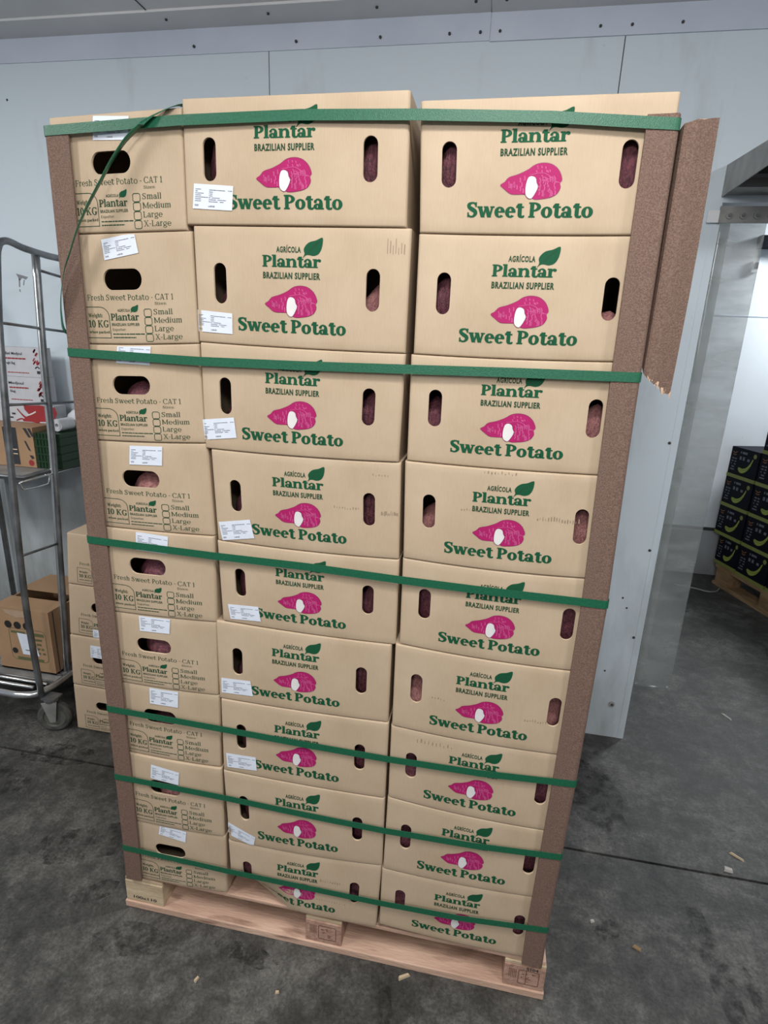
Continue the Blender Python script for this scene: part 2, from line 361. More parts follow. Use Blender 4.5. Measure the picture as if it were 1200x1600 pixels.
def glyph(ch, W, T, st, s):
    """slab-serif glyph, cap height 1; returns polygons and advance"""
    X = 0.74
    g = []; A = 0
    def stem(x, y0, y1, bot=1, top=-1):      # bot/top: 1 both sides, -1 left only, 0 none
        nonlocal g
        g += rect(x, y0, x + W, y1)
        if bot: g += rect(x - s, y0, x + W + (s if bot == 1 else 0), y0 + st)
        if top: g += rect(x - s, y1 - st, x + W + (s if top == 1 else 0), y1)
    def arch(x, xr):                          # shoulder from stem at x to right stem at xr
        nonlocal g
        g += stroke([(x + W * 0.6, X - T * 2.2, T), (x + W + (xr - x - W) * 0.35, X - T * 0.75, T * 1.2), (xr + W * 0.15, X - T * 0.85, T * 1.7), (xr + W * 0.5, X - T * 2.6, W), (xr + W * 0.5, st, W)])
        g += rect(xr - s * 0.8, 0, xr + W + s, st)
    if ch == ' ': return [], 0.27
    if ch == 'P':
        stem(s, 0, 1); g += rect(s, 1 - T, s + W + 0.05, 1); g += rect(s, 0.40, s + W + 0.05, 0.40 + T)
        g += arc(s + W * 0.9, 0.70, 0.46, 0.30, -90, 90, W, T); A = s + W * 0.9 + 0.46
    elif ch == 'F':
        stem(s, 0, 1); g += rect(s, 1 - T, 0.66, 1) + rect(0.66 - T, 0.74, 0.66, 1) + rect(s, 0.47, 0.52, 0.47 + T) + rect(0.52 - T * .8, 0.37, 0.52, 0.66); A = 0.68
    elif ch == 'E':
        stem(s, 0, 1); g += rect(s, 1 - T, 0.66, 1) + rect(0.66 - T, 0.76, 0.66, 1) + rect(s, 0.47, 0.52, 0.47 + T) + rect(s, 0, 0.68, T) + rect(0.68 - T, 0, 0.68, 0.24); A = 0.70
    elif ch == 'L':
        stem(s, 0, 1, 1, 1); g += rect(s, 0, 0.66, st) + rect(0.66 - T, 0, 0.66, 0.28); A = 0.68
    elif ch == 'T':
        g += rect(0.36 - W / 2, 0, 0.36 + W / 2, 1) + rect(0.36 - W / 2 - s, 0, 0.36 + W / 2 + s, st) + rect(0, 1 - st, 0.72, 1) + rect(0, 0.76, T, 1) + rect(0.72 - T, 0.76, 0.72, 1); A = 0.72
    elif ch == 'A':
        g += diag(0.10, 0, 0.38, 1, T * 1.1) + diag(0.70, 0, 0.42, 1, W) + rect(0.22, 0.27, 0.62, 0.27 + T)
        g += rect(0, 0, 0.24, st) + rect(0.54, 0, 0.86, st); A = 0.86
    elif ch == 'X':
        g += diag(0.14, 1, 0.70, 0, W) + diag(0.68, 1, 0.14, 0, T * 1.1)
        g += rect(0.02, 1 - st, 0.32, 1) + rect(0.54, 1 - st, 0.82, 1) + rect(0.02, 0, 0.28, st) + rect(0.54, 0, 0.86, st); A = 0.86
    elif ch == 'K':
        stem(s, 0, 1, 1, 1); g += diag(0.72, 1, s + W * 0.6, 0.38, T * 1.2) + diag(0.38, 0.58, 0.76, 0, W)
        g += rect(0.54, 1 - st, 0.86, 1) + rect(0.58, 0, 0.92, st); A = 0.92
    elif ch == 'C' or ch == 'G':
        g += arc(0.46, 0.5, 0.46, 0.52, 45, 315, W, T) + rect(0.74, 0.70, 0.74 + T, 1.0); A = 0.86
        if ch == 'G': g += rect(0.80 - W, 0.06, 0.80, 0.44) + rect(0.80 - W - s, 0.44 - st, 0.80 + s, 0.44); A = 0.92
        else: g += stroke([(0.74, 0.10, T), (0.80, 0.16, T), (0.84, 0.26, T)])
    elif ch == '0':
        g += arc(0.33, 0.5, 0.33, 0.52, 0, 360, W, T, 24); A = 0.66
    elif ch == '1':
        g += rect(0.18, 0, 0.18 + W, 1) + rect(0.18 - s * 1.5, 0, 0.18 + W + s * 1.5, st) + stroke([(0.04, 0.82, T), (0.20, 0.95, T * 1.2)]); A = 0.22 + W + s
    elif ch == 'M':
        stem(s, 0, 1, 1, -1); xr = 0.84
        g += rect(xr, 0, xr + W, 1) + rect(xr - s, 0, xr + W + s, st) + rect(xr, 1 - st, xr + W + s, 1)
        g += diag(s + W / 2, 1, 0.5 + W / 4, 0.08, W) + diag(xr + W / 2, 1, 0.5 + W / 4, 0.08, T * 1.1); A = xr + W + s
    elif ch == 'W':
        g += diag(0.14, 1, 0.38, 0, W) + diag(0.38, 0, 0.60, 1, T * 1.1) + diag(0.60, 1, 0.84, 0, W) + diag(0.84, 0, 1.06, 1, T * 1.1)
        g += rect(0, 1 - st, 0.30, 1) + rect(0.92, 1 - st, 1.2, 1); A = 1.2
    elif ch in 'Ss':
        k = 1.0 if ch == 'S' else X / 1.0
        kx = 1.0 if ch == 'S' else 0.82
        w2 = W
        pts = [(0.58, 0.80, T), (0.50, 0.93, T * 1.1), (0.33, 0.955, T * 1.15), (0.155, 0.86, w2 * 0.85), (0.15, 0.69, w2 * 0.95), (0.33, 0.54, w2 * 1.1), (0.53, 0.40, w2 * 1.05), (0.56, 0.22, w2 * 0.9), (0.42, 0.06, T * 1.3), (0.24, 0.045, T * 1.1), (0.10, 0.16, T)]
        g += stroke([(x * kx, y * k, wd * (k * 0.5 + 0.5)) for x, y, wd in pts])
        g += rect(0.55 * kx, 0.68 * k, 0.55 * kx + T * 0.9, 1.0 * k) + rect(0.04 * kx, 0.0, 0.04 * kx + T * 0.9, 0.33 * k); A = 0.70 * kx
    elif ch == 'w':
        g += diag(0.13, X, 0.35, 0, W) + diag(0.37, 0, 0.55, X, T * 1.2) + diag(0.55, X, 0.77, 0, W) + diag(0.79, 0, 0.96, X, T * 1.2)
        g += rect(-0.02, X - st, 0.32, X) + rect(0.40, X - st, 0.66, X) + rect(0.82, X - st, 1.10, X); A = 1.08
    elif ch == 'e':
        g += arc(0.34, 0.35, 0.34, 0.37, 0, 318, W, T, 24) + rect(W * 0.7, 0.32, 0.66, 0.32 + T * 0.9); A = 0.68
    elif ch == 'o':
        g += arc(0.36, 0.35, 0.36, 0.37, 0, 360, W, T, 24); A = 0.72
    elif ch == 'c':
        g += arc(0.34, 0.35, 0.34, 0.37, 55, 318, W, T, 22) + dot(0.52, 0.54, W * 0.5); A = 0.62
    elif ch == 't':
        g += rect(0.12, 0.14, 0.12 + W, 0.92) + rect(0.0, X - st, 0.50, X)
        g += stroke([(0.12 + W / 2, 0.22, W), (0.12 + W * 0.62, 0.09, W * 0.8), (0.12 + W + 0.10, 0.045, T * 1.1), (0.52, 0.15, T * 0.9)])
        g += [[(0.12, 0.92), (0.0, X), (0.12, X)]]; A = 0.52
    elif ch == 'a':
        xs = 0.38
        g += stroke([(xs + W / 2, 0.0, W), (xs + W / 2, 0.40, W), (xs + W * 0.35, 0.60, T * 1.6), (0.28, X - T * 0.45, T * 1.1), (0.10, 0.55, T * 1.3)]) + dot(0.13, 0.53, W * 0.42)
        g += arc(0.27, 0.20, 0.27, 0.21, 0, 360, W * 0.9, T, 20) + rect(xs, 0, xs + W + s, st); A = xs + W + s
    elif ch == 'l':
        stem(s, 0, 1.04); A = 2 * s + W
    elif ch == 'i':
        stem(s, 0, X); g += dot(s + W / 2, 0.92, W * 0.62); A = 2 * s + W
    elif ch == 'h':
        stem(s, 0, 1.04); xr = s + W + 0.24; arch(s, xr); A = xr + W + s
    elif ch == 'n':
        stem(s, 0, X); xr = s + W + 0.24; arch(s, xr); A = xr + W + s
    elif ch == 'm':
        stem(s, 0, X); xr = s + W + 0.22; arch(s, xr); xq = xr + W + 0.22; arch(xr, xq); A = xq + W + s
    elif ch == 'r':
        stem(s, 0, X); g += stroke([(s + W * 0.7, X - T * 2.2, T), (s + W + 0.08, X - T * 0.8, T * 1.3), (s + W + 0.19, X - T * 0.75, T * 1.6)]) + dot(s + W + 0.20, X - W * 0.52, W * 0.50); A = s + W + 0.20 + W * 0.45
    elif ch == 'u':
        g += rect(s, 0.16, s + W, X) + rect(0, X - st, s, X); xr = s + W + 0.24
        g += stroke([(s + W / 2, 0.26, W), (s + W * 0.8, 0.10, W * 0.8), (s + W + 0.12, 0.045, T * 1.1), (xr + W * 0.4, 0.16, T)])
        g += rect(xr, 0, xr + W, X) + rect(xr - s, X - st, xr, X) + rect(xr, 0, xr + W + s, st); A = xr + W + s
    elif ch == 'd':
        xs = 0.44; g += arc(0.31, 0.35, 0.31, 0.37, 0, 360, W * 0.9, T, 22) + rect(xs, 0, xs + W, 1.04) + rect(xs - s, 1.04 - st, xs, 1.04) + rect(xs, 0, xs + W + s, st); A = xs + W + s
    elif ch == 'p':
        g += rect(s, -0.28, s + W, X) + rect(0, X - st, s, X) + rect(0, -0.28, 2 * s + W, -0.28 + st)
        g += arc(s + W * 0.6 + 0.25, 0.35, 0.33, 0.37, 0, 360, W * 0.9, T, 22); A = s + W * 0.6 + 0.58
    elif ch == 'g':
        g += arc(0.31, 0.42, 0.29, 0.29, 0, 360, W * 0.9, T, 20) + rect(0.46, X - st, 0.66, X)
        g += stroke([(0.18, 0.17, T), (0.12, 0.06, T * 1.2), (0.34, 0.02, W * 0.8), (0.58, -0.08, T * 1.4), (0.52, -0.24, T), (0.30, -0.29, T), (0.06, -0.22, T * 1.1), (0.08, -0.06, T), (0.2, 0.0, T)]); A = 0.66
    elif ch == 'k':
        stem(s, 0, 1.04); g += diag(0.56, X, s + W * 0.6, 0.26, T * 1.2) + diag(0.32, 0.42, 0.60, 0, W) + rect(0.42, X - st, 0.70, X) + rect(0.44, 0, 0.74, st); A = 0.74
    elif ch == 'x':
        g += diag(0.12, X, 0.52, 0, W) + diag(0.52, X, 0.12, 0, T * 1.1) + rect(0.0, X - st, 0.26, X) + rect(0.0, 0, 0.24, st) + rect(0.4, 0, 0.66, st) + rect(0.42, X - st, 0.64, X); A = 0.66
    elif ch == 'z':
        g += rect(0.02, X - st, 0.5, X) + rect(0.02, 0, 0.52, st) + diag(0.12, 0, 0.42, X, W); A = 0.54
    elif ch == ':':
        g += dot(W * 0.6, 0.10, W * 0.6) + dot(W * 0.6, 0.55, W * 0.6); A = W * 1.2
    elif ch == '-':
        g += rect(0.02, 0.36, 0.34, 0.36 + T * 1.2); A = 0.36
    return g, A

BOLD = (0.26, 0.115, 0.11, 0.075)
SEMI = (0.205, 0.095, 0.09, 0.075)
REG = (0.13, 0.065, 0.06, 0.075)
def serif(txt, weight, gap=0.075):
    polys = []; x = 0
    for ch in txt:
        g, A = glyph(ch, *weight)
        polys += [[(px + x, py) for px, py in p] for p in g]
        x += A + gap
    return polys, x - gap

_sans = {}
def sans(txt, bold=0.0, space=1.0):
    """built-in plain sans lettering, cap height scaled to 1"""
    key = (txt, bold, space)
    if key not in _sans:
        cu = bpy.data.curves.new('t', 'FONT'); cu.body = txt; cu.offset = bold; cu.space_character = space; cu.resolution_u = 3
        o = bpy.data.objects.new('t', cu); COL.objects.link(o)
        dg = bpy.context.evaluated_depsgraph_get()
        me = o.evaluated_get(dg).to_mesh()
        ps = [[(me.vertices[i].co.x, me.vertices[i].co.y) for i in p.vertices] for p in me.polygons]
        o.evaluated_get(dg).to_mesh_clear()
        bpy.data.objects.remove(o); bpy.data.curves.remove(cu)
        xs = [q[0] for p in ps for q in p]
        c = 0.729
        _sans[key] = ([[((a - min(xs)) / c, b / c) for a, b in p] for p in ps], (max(xs) - min(xs)) / c)
    return _sans[key]

def fit(pw, x0, x1, y0, cap):
    polys, wd = pw
    k = (x1 - x0) / wd
    return [[(x0 + a * k, y0 + b * cap) for a, b in p] for p in polys]

def smooth_loop(pts, n=4):
    k = len(pts); o = []
    for i in range(k):
        a, b, c, d = [Vector(pts[(i + j) % k]) for j in (-1, 0, 1, 2)]
        for q in range(n):
            t = q / n
            p = 0.5 * ((2 * b) + (c - a) * t + (2 * a - 5 * b + 4 * c - d) * t * t + (3 * b - a - 3 * c + d) * t ** 3)
            o.append((p.x, p.y))
    return o

def tess(loop):
    tr = tessellate_polygon([[Vector((x, y, 0)) for x, y in loop]])
    return [[loop[i] for i in t] for t in tr]

def rrect_line(x0, y0, x1, y1, rx, ry, tx, ty, n=5, corners=(1, 1, 1, 1)):
    """outline of a rounded rectangle as quads"""
    def lp(d):
        o = []
        cs = [(x1 - rx, y1 - ry, 0, corners[0]), (x0 + rx, y1 - ry, 90, corners[1]), (x0 + rx, y0 + ry, 180, corners[2]), (x1 - rx, y0 + ry, 270, corners[3])]
        for cx, cy, a, rd in cs:
            if rd:
                for i in range(n + 1):
                    t = math.radians(a + 90 * i / n); o.append((cx + (rx - d * tx) * math.cos(t), cy + (ry - d * ty) * math.sin(t)))
            else:
                sx = 1 if a in (0, 270) else -1; sy = 1 if a in (0, 90) else -1
                for i in range(n + 1): o.append((cx + sx * (rx - d * tx), cy + sy * (ry - d * ty)))
        return o
    A, B = lp(0), lp(1); k = len(A)
    return [[A[i], A[(i + 1) % k], B[(i + 1) % k], B[i]] for i in range(k)]

# -- artwork in box face fractions (u to the right, v up) : list of (material, layer, polygons)
def leaf_art(u0, v0, u1, v1):
    L = [(0.0, 0.0), (0.10, 0.20), (0.06, 0.42), (0.16, 0.62), (0.36, 0.78), (0.66, 0.86), (0.98, 1.0), (1.0, 0.72), (0.93, 0.42), (0.78, 0.20), (0.55, 0.12), (0.32, 0.16), (0.17, 0.14)]
    loop = smooth_loop(L, 3)
    return tess([(u0 + x * (u1 - u0), v0 + y * (v1 - v0)) for x, y in loop])

def art_long():
    a = []
    a.append((GREEN, 1, fit(serif('Sweet Potato', BOLD, 0.012), 0.205, 0.725, 0.128, 0.114)))
    a.append((GREEN, 1, fit(serif('Plantar', BOLD, 0.0), 0.332, 0.605, 0.676, 0.096)))
    a.append((DGREEN, 1, fit(sans('BRAZILIAN SUPPLIER', 0.042, 1.16), 0.334, 0.602, 0.583, 0.052)))
    a.append((DGREEN, 1, fit(sans('AGR\u00cdCOLA', 0.038, 1.16), 0.398, 0.512, 0.797, 0.046)))
    a.append((GREEN, 1, leaf_art(0.520, 0.752, 0.612, 0.918)))
    a.append((DGREEN, 2, stroke([(0.548, 0.80, 0.002), (0.570, 0.845, 0.002), (0.597, 0.89, 0.001)], 3)))
    def q(p): return (0.340 + (p[0] - 393) / 269.0 * 0.250, 0.262 + (537 - p[1]) / 182.0 * 0.268)
    body = [(393, 465), (412, 448), (430, 425), (470, 410), (510, 388), (540, 364), (575, 355), (612, 362), (640, 385), (656, 415), (662, 442), (654, 457), (658, 480), (645, 510), (620, 527), (580, 536), (545, 537), (510, 514), (470, 513), (440, 510), (414, 488)]
    loop = smooth_loop(body, 3)
    cx = sum(p[0] for p in body) / len(body); cy = sum(p[1] for p in body) / len(body)
    a.append((PINKD, 1, tess([q(p) for p in loop])))
    a.append((PINK, 2, tess([q((cx + (p[0] - cx) * 0.982, cy + (p[1] - cy) * 0.965)) for p in loop])))
    wl = smooth_loop([(516, 428), (531, 422), (547, 432), (552, 455), (559, 476), (546, 512), (531, 533), (512, 521), (506, 495), (508, 455)], 3)
    wx, wy = 531, 478
    a.append((PINKD, 3, tess([q((wx + (p[0] - wx) * 1.09, wy + (p[1] - wy) * 1.05)) for p in wl])))
    a.append((WINK, 4, tess([q(p) for p in wl])))
    random.seed(5); h = []
    for p0, p1, p2 in [((520, 415), (585, 408), (640, 455)), ((575, 425), (615, 440), (655, 457))]:
        h += stroke([(*q(p0), 0.003), (*q(p1), 0.004), (*q(p2), 0.002)], 4)
    for k in range(26):
        x = random.uniform(565, 635); y = random.uniform(425, 512)
        h += stroke([(*q((x - 3, y - 14)), 0.0004), (*q((x + 3, y)), 0.0013), (*q((x + 1, y + 15)), 0.0004)], 3)
    for k in range(14):
        x = random.uniform(430, 500); y = 464 + random.uniform(-1, 1) * min(34, (x - 415) * 0.42)
        h += stroke([(*q((x, y - 12)), 0.0004), (*q((x + 2, y + 2)), 0.0012), (*q((x + 1, y + 12)), 0.0004)], 3)
    for k in range(9):
        x = random.uniform(545, 620); y = random.uniform(372, 400)
        h += stroke([(*q((x, y - 6)), 0.0006), (*q((x + 3, y + 6)), 0.0014)], 2)
    a.append((PINKL, 3, h))
    return a

def tiny_lines(u0, u1, v, hh, seed, dens=0.8):
    """rows of print too small to read: word-length dashes"""
    random.seed(seed); o = []; u = u0
    while u < u1:
        l = random.uniform(0.05, 0.16) * (u1 - u0) + 0.002; e = min(u + l, u1)
        if random.random() < dens: o += rect(u, v, e, v + hh)
        u = e + 0.012 * (u1 - u0) + 0.0006
    return o

def art_short():
    a = []
    D = DGREEN
    a.append((D, 1, fit(serif('Fresh Sweet Potato - CAT 1', REG, 0.075), 0.170, 0.838, 0.408, 0.052)))
    a.append((D, 1, fit(serif('Sizes:', REG), 0.695, 0.785, 0.362, 0.026)))
    for k, t in enumerate(('Small', 'Medium', 'Large', 'X-Large')):
        b = 0.274 - 0.077 * k
        wd = (0.145, 0.212, 0.146, 0.208)[k]
        a.append((D, 1, fit(serif(t, REG), 0.680, 0.680 + wd, b, 0.050)))
        a.append((D, 1, rrect_line(0.607, b - 0.022, 0.667, b + 0.054, 0.016, 0.020, 0.0045, 0.0065)))
    a.append((D, 1, fit(serif('Plantar', SEMI, 0.01), 0.344, 0.566, 0.222, 0.064)))
    a.append((D, 1, fit(sans('AGR\u00cdCOLA', 0.018, 1.12), 0.402, 0.500, 0.303, 0.026)))
    a.append((GREEN, 1, leaf_art(0.502, 0.288, 0.566, 0.365)))
    a.append((D, 1, fit(sans('BRAZILIAN SUPPLIER', 0.020, 1.12), 0.348, 0.566, 0.172, 0.027)))
    a.append((D, 1, fit(serif('Exporter:', REG), 0.350, 0.455, 0.126, 0.024)))
    a.append((D, 1, tiny_lines(0.35, 0.60, 0.090, 0.010, 3, 1)))
    a.append((D, 1, tiny_lines(0.35, 0.53, 0.058, 0.010, 4, 1)))
    a.append((D, 1, rrect_line(0.135, 0.055, 0.334, 0.350, 0.075, 0.095, 0.0045, 0.0065, 6, (1, 0, 0, 0))))
    a.append((D, 1, fit(serif('Weight:', SEMI), 0.165, 0.278, 0.252, 0.036)))
    a.append((D, 1, fit(serif('10 KG', SEMI), 0.160, 0.322, 0.158, 0.066)))
    a.append((D, 1, fit(serif('when packed', SEMI), 0.160, 0.324, 0.102, 0.024)))
    return a
ART_L, ART_S = art_long(), art_short()
HOLES_L = [(0.124, 0.525, 0.062, 0.345), (0.842, 0.510, 0.062, 0.345)]      # centre u, v, width, height
HOLES_S = [(0.460, 0.595, 0.300, 0.190)]

def stadium(cu, cv, wu, hv, Wm, Hm, n=7):
    a, b = wu * Wm / 2, hv * Hm / 2; r = min(a, b); o = []
    for k, (sx, sy) in enumerate(((1, 1), (-1, 1), (-1, -1), (1, -1))):
        for i in range(n):
            t = math.radians(90 * k + 90 * i / (n - 1))
            o.append((cu + (sx * (a - r) + r * math.cos(t)) / Wm, cv + (sy * (b - r) + r * math.sin(t)) / Hm))
    q = []
    for p in o:
        if not q or (abs(p[0] - q[-1][0]) + abs(p[1] - q[-1][1])) > 1e-5: q.append(p)
    if abs(q[0][0] - q[-1][0]) + abs(q[0][1] - q[-1][1]) < 1e-5: q.pop()
    return q

_face = {}
def face_mesh(kind):
    """flat triangulated face (u, v) with hand holes"""
    if kind in _face: return _face[kind]
    Wm, Hm = (0.40, 0.197) if kind == 'L' else (0.30, 0.197)
    holes = [stadium(*h, Wm, Hm) for h in (HOLES_L if kind == 'L' else HOLES_S)]
    us = [0, 0.004, 0.009, 0.015] + [0.05 + 0.9 * i / 15 for i in range(16)] + [0.985, 0.991, 0.996, 1]
    vs = [0, 0.003, 0.008, 0.018] + [0.08 + 0.84 * j / 8 for j in range(9)] + [0.982, 0.992, 0.997, 1]
    pts = []
    def near(u, v):
        for (cu, cv, wu, hv) in (HOLES_L if kind == 'L' else HOLES_S):
            if abs(u - cu) < wu / 2 + 0.018 and abs(v - cv) < hv / 2 + 0.03: return True
        return False
    for u in us:
        for v in vs:
            if not near(u, v): pts.append((u, v))
    edges = []
    for h in holes:
        b = len(pts); pts += h
        edges += [(b + i, b + (i + 1) % len(h)) for i in range(len(h))]
    R = delaunay_2d_cdt([Vector((x * Wm, y * Hm)) for x, y in pts], edges, [], 0, 1e-6)
    V = [(p.x / Wm, p.y / Hm) for p in R[0]]
    def inside(p, h):
        c = False; k = len(h)
        for i in range(k):
            a, b = h[i], h[(i + 1) % k]
            if (a[1] > p[1]) != (b[1] > p[1]) and p[0] < (b[0] - a[0]) * (p[1] - a[1]) / (b[1] - a[1]) + a[0]: c = not c
        return c
    F = []
    for f in R[2]:
        c = (sum(V[i][0] for i in f) / len(f), sum(V[i][1] for i in f) / len(f))
        if any(inside(c, h) for h in holes): continue
        F.append(tuple(f))
    _face[kind] = (V, F, holes, us, vs)
    return _face[kind]

class Face:
    """maps face fractions to a slightly bulged, sagging box front"""
    def __init__(s, c, y0, bulge, sag_t, sag_b, dent=None):
        (s.tlx, s.tlz, s.trx, s.trz, s.blx, s.blz, s.brx, s.brz) = c
        s.y0, s.bulge, s.st, s.sb, s.dent = y0, bulge, sag_t, sag_b, dent
        s.W = abs(s.trx - s.tlx)
    def __call__(s, u, v, off=0.0):
        x = (s.tlx * (1 - u) + s.trx * u) * v + (s.blx * (1 - u) + s.brx * u) * (1 - v)
        z = (s.tlz * (1 - u) + s.trz * u) * v + (s.blz * (1 - u) + s.brz * u) * (1 - v)
        uc = min(1, max(0, u))
        k = 4 * uc * (1 - uc)
        z -= k * (s.st * v + s.sb * (1 - v))
        y = s.y0 - s.bulge * math.sin(PI * uc) * (math.sin(PI * min(1, max(0, 0.10 + 0.86 * v))) * 0.85 + 0.15 * (1 - v))
        e = min(uc, 1 - uc) * s.W / 0.0055
        if e < 1: y += 0.0055 * (1 - math.sqrt(max(0, 1 - (1 - e) ** 2)))
        vc = min(1, max(0, v)); e = min(vc, 1 - vc) * 0.197 / 0.0035
        if e < 1: y += 0.0035 * (1 - math.sqrt(max(0, 1 - (1 - e) ** 2)))
        if s.dent: 
            dy, dz = s.dent(u, v); y += dy; z += dz
        return Vector((x, y - off, z))

def carton(kind, c, y0, depth, bulge, sag_t, sag_b, name='cardboard_box', mat=None, dent=None, art=True, loc=None):
    mat = mat or CB
    V, F, holes, us, vs = face_mesh(kind)
    fm = Face(c, y0, bulge, sag_t, sag_b, dent)
    mb = MB()
    mb.add([fm(u, v) for u, v in V], F, mat, True)
    for h in holes:                                             # cut edge of the hand hole
        k = len(h); A = [fm(u, v) for u, v in h]; B = [p + Vector((0, 0.0045, 0)) for p in A]
        mb.add(A + B, [(i, (i + 1) % k, k + (i + 1) % k, k + i) for i in range(k)], CBE)
        # second ply behind the front: a ring that reaches outward behind the face
    yb = y0 + depth
    def strip(front, back, m):
        k = len(front); mb.add(list(front) + list(back), [(i, i + 1, k + i + 1, k + i) for i in range(k - 1)], m)
    Lf = [fm(0, v) for v in vs]; Rf = [fm(1, v) for v in vs]; Tf = [fm(u, 1) for u in us]; Bf = [fm(u, 0) for u in us]
    bk = lambda p: Vector((p.x, yb, p.z))
    mid = lambda p: Vector((p.x, y0 + 0.02, p.z))
    for E_ in (Lf, Rf): strip(E_, [bk(p) for p in E_], mat)
    zt = min(fm(0, 1).z, fm(1, 1).z); zb = max(fm(0, 0).z, fm(1, 0).z)
    strip(Tf, [bk(p) for p in Tf], mat); strip(Bf, [bk(p) for p in Bf], mat)
    bl = [bk(p) for p in Bf]; tl = [bk(p) for p in Tf]
    strip(bl, tl, mat)
    if art:
        for m, layer, polys in (ART_L if kind == 'L' else ART_S):
            for p in polys: mb.add([fm(x, y, 0.0002 + 0.00022 * layer) for x, y in p], [tuple(range(len(p)))], m)
    return mb, fm

def sticker(quad, fm, seed, parent, loc, rot_lines=True):
    """white printed sticker pasted on the box face; quad = tl, tr, br, bl in (x, z)"""
    mb = MB(); n = 6
    # invert the face map approximately
    def uv(x, z):
        u, v = 0.5, 0.5
        for _ in range(12):
            p = fm(u, v); px = fm(u + 1e-3, v); pz = fm(u, v + 1e-3)
            u += (x - p.x) / ((px.x - p.x) / 1e-3); v += (z - p.z) / ((pz.z - p.z) / 1e-3)
        return u, v
    (a, b, c, d) = [Vector(q) for q in quad]
    def P(s, t, off):                                           # s right, t up
        q = (d * (1 - s) + c * s) * (1 - t) + (a * (1 - s) + b * s) * t
        u_, v_ = uv(q.x, q.y); k_ = min(v_, 0.985); p = fm(u_, k_, off)
        if v_ <= 0.985: p.x, p.z = q.x, q.y
        return p
    vs = [P(i / n, j / n, 0.0013) for j in range(n + 1) for i in range(n + 1)]
    mb.add(vs, [(j * (n + 1) + i, j * (n + 1) + i + 1, (j + 1) * (n + 1) + i + 1, (j + 1) * (n + 1) + i) for j in range(n) for i in range(n)], PAPER)
    ps = []
    random.seed(seed)
    left = [0.14, 0.06, 0.22, 0.15, 0.33, 0.15, 0.15]; right = [0.58, 0.10, 0.09, 0.09, 0.30, 0.44, 0.38]
    for k in range(7):
        y = 0.78 - 0.078 * k
        ps += tiny_lines(0.05, 0.05 + left[k], y, 0.026, k, 0.95); ps += tiny_lines(0.40, 0.40 + right[k], y - 0.01, 0.026, 20 + k, 0.95)
    for p in ps: mb.add([P(x, y, 0.0017) for x, y in p], [tuple(range(len(p)))], GREYINK)
    for p in fit(sans('SIZE', 0.01), 0.05, 0.145, 0.12, 0.065) + fit(sans('LARGE', 0.01), 0.40, 0.56, 0.095, 0.065):
        mb.add([P(x, y, 0.0017) for x, y in p], [tuple(range(len(p)))], BLACKINK)
    o = mb.build('sticker', parent, loc=None)
    for v in o.data.vertices: v.co -= Vector(loc)
    o['label'] = 'white printed size sticker'
    return o

# ------------------------------------------------------------------ the setting
def struct(mb, name, loc=(0, 0, 0)):
    o = mb.build(name); o['kind'] = 'structure'; return o

WY = 1.08
mb = MB()                                                        # floor slabs with open joints
mb.box(-4.5, 6.5, 0.472, 4.2, -0.12, 0.0, FLOOR)
mb.box(-4.5, 6.5, -5.0, 0.463, -0.12, 0.0, FLOOR)
mb.box(-4.5, 6.5, -5.0, 4.2, -0.2, -0.1, GAP)
def stain(cx, cy, lx, ly, rz):
    vs = []; n = 18; random.seed(int(cx * 1000 + cy * 77) % 991)
    for k in range(n):
        a = 2 * PI * k / n; r = random.uniform(0.75, 1.0); x, y = lx * r * math.cos(a), ly * r * math.sin(a)
        vs.append((cx + x * math.cos(rz) - y * math.sin(rz), cy + x * math.sin(rz) + y * math.cos(rz), 0.0003))
    mb.add(vs, [tuple(range(n))], STAIN)
for a_ in STAINS: stain(*a_)
fl = struct(mb, 'floor')
bm = bmesh.new(); bm.from_mesh(fl.data)
for v in bm.verts:                                               # the joint runs slightly out of parallel
    if 0.458 < v.co.y < 0.48: v.co.y += 0.005 * v.co.x
bm.to_mesh(fl.data); bm.free()

mb = MB()
px = [-4.0, 0.0215, 1.1445, 1.5]
for i in range(3):
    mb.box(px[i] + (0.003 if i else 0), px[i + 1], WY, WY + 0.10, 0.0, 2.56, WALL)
mb.box(-4.0, 1.5, WY + 0.004, WY + 0.10, 0.0, 2.56, GAP)
mb.box(1.5, 6.0, WY, WY + 0.10, 1.975, 2.56, WALL)               # over the doorway
mb.box(2.27, 6.0, WY, WY + 0.10, 0.0, 1.975, WALL)
for q in ([(-1.054, 1.722), (-1.000, 1.710), (-1.012, 1.700), (-1.028, 1.706), (-1.040, 1.696)], [(-1.045, 1.704), (-1.038, 1.702), (-1.042, 1.672), (-1.048, 1.672)], [(-1.022, 1.700), (-1.017, 1.699), (-1.024, 1.678), (-1.028, 1.680)], [(-1.048, 1.664), (-1.043, 1.664), (-1.043, 1.654), (-1.048, 1.654)]):
    mb.add([(x, WY - 0.0005, z) for x, z in q], [tuple(range(len(q)))], SCUFFW)
for x, z in ((-0.991, 2.314), (1.41, 0.62), (1.43, 0.58), (1.39, 0.30)): mb.disc((x, WY - 0.0005, z), (0, 1, 0), 0, 0.004, 0.001, GAP, 8)
struct(mb, 'wall_back')
mb = MB(); mb.box(-4.0, 6.0, -3.6, WY - 0.0, 2.505, 2.60, CEIL); struct(mb, 'ceiling')
mb = MB()                                                        # dark joint across the ceiling
mb.box(-0.345, -0.342, -3.6, WY - 0.11, 2.503, 2.508, GAP); mb.box(0.88, 0.884, -3.6, WY - 0.11, 2.503, 2.508, GAP); struct(mb, 'trim_5')
mb = MB()                                                        # wall leg of the cove trim, two lengths
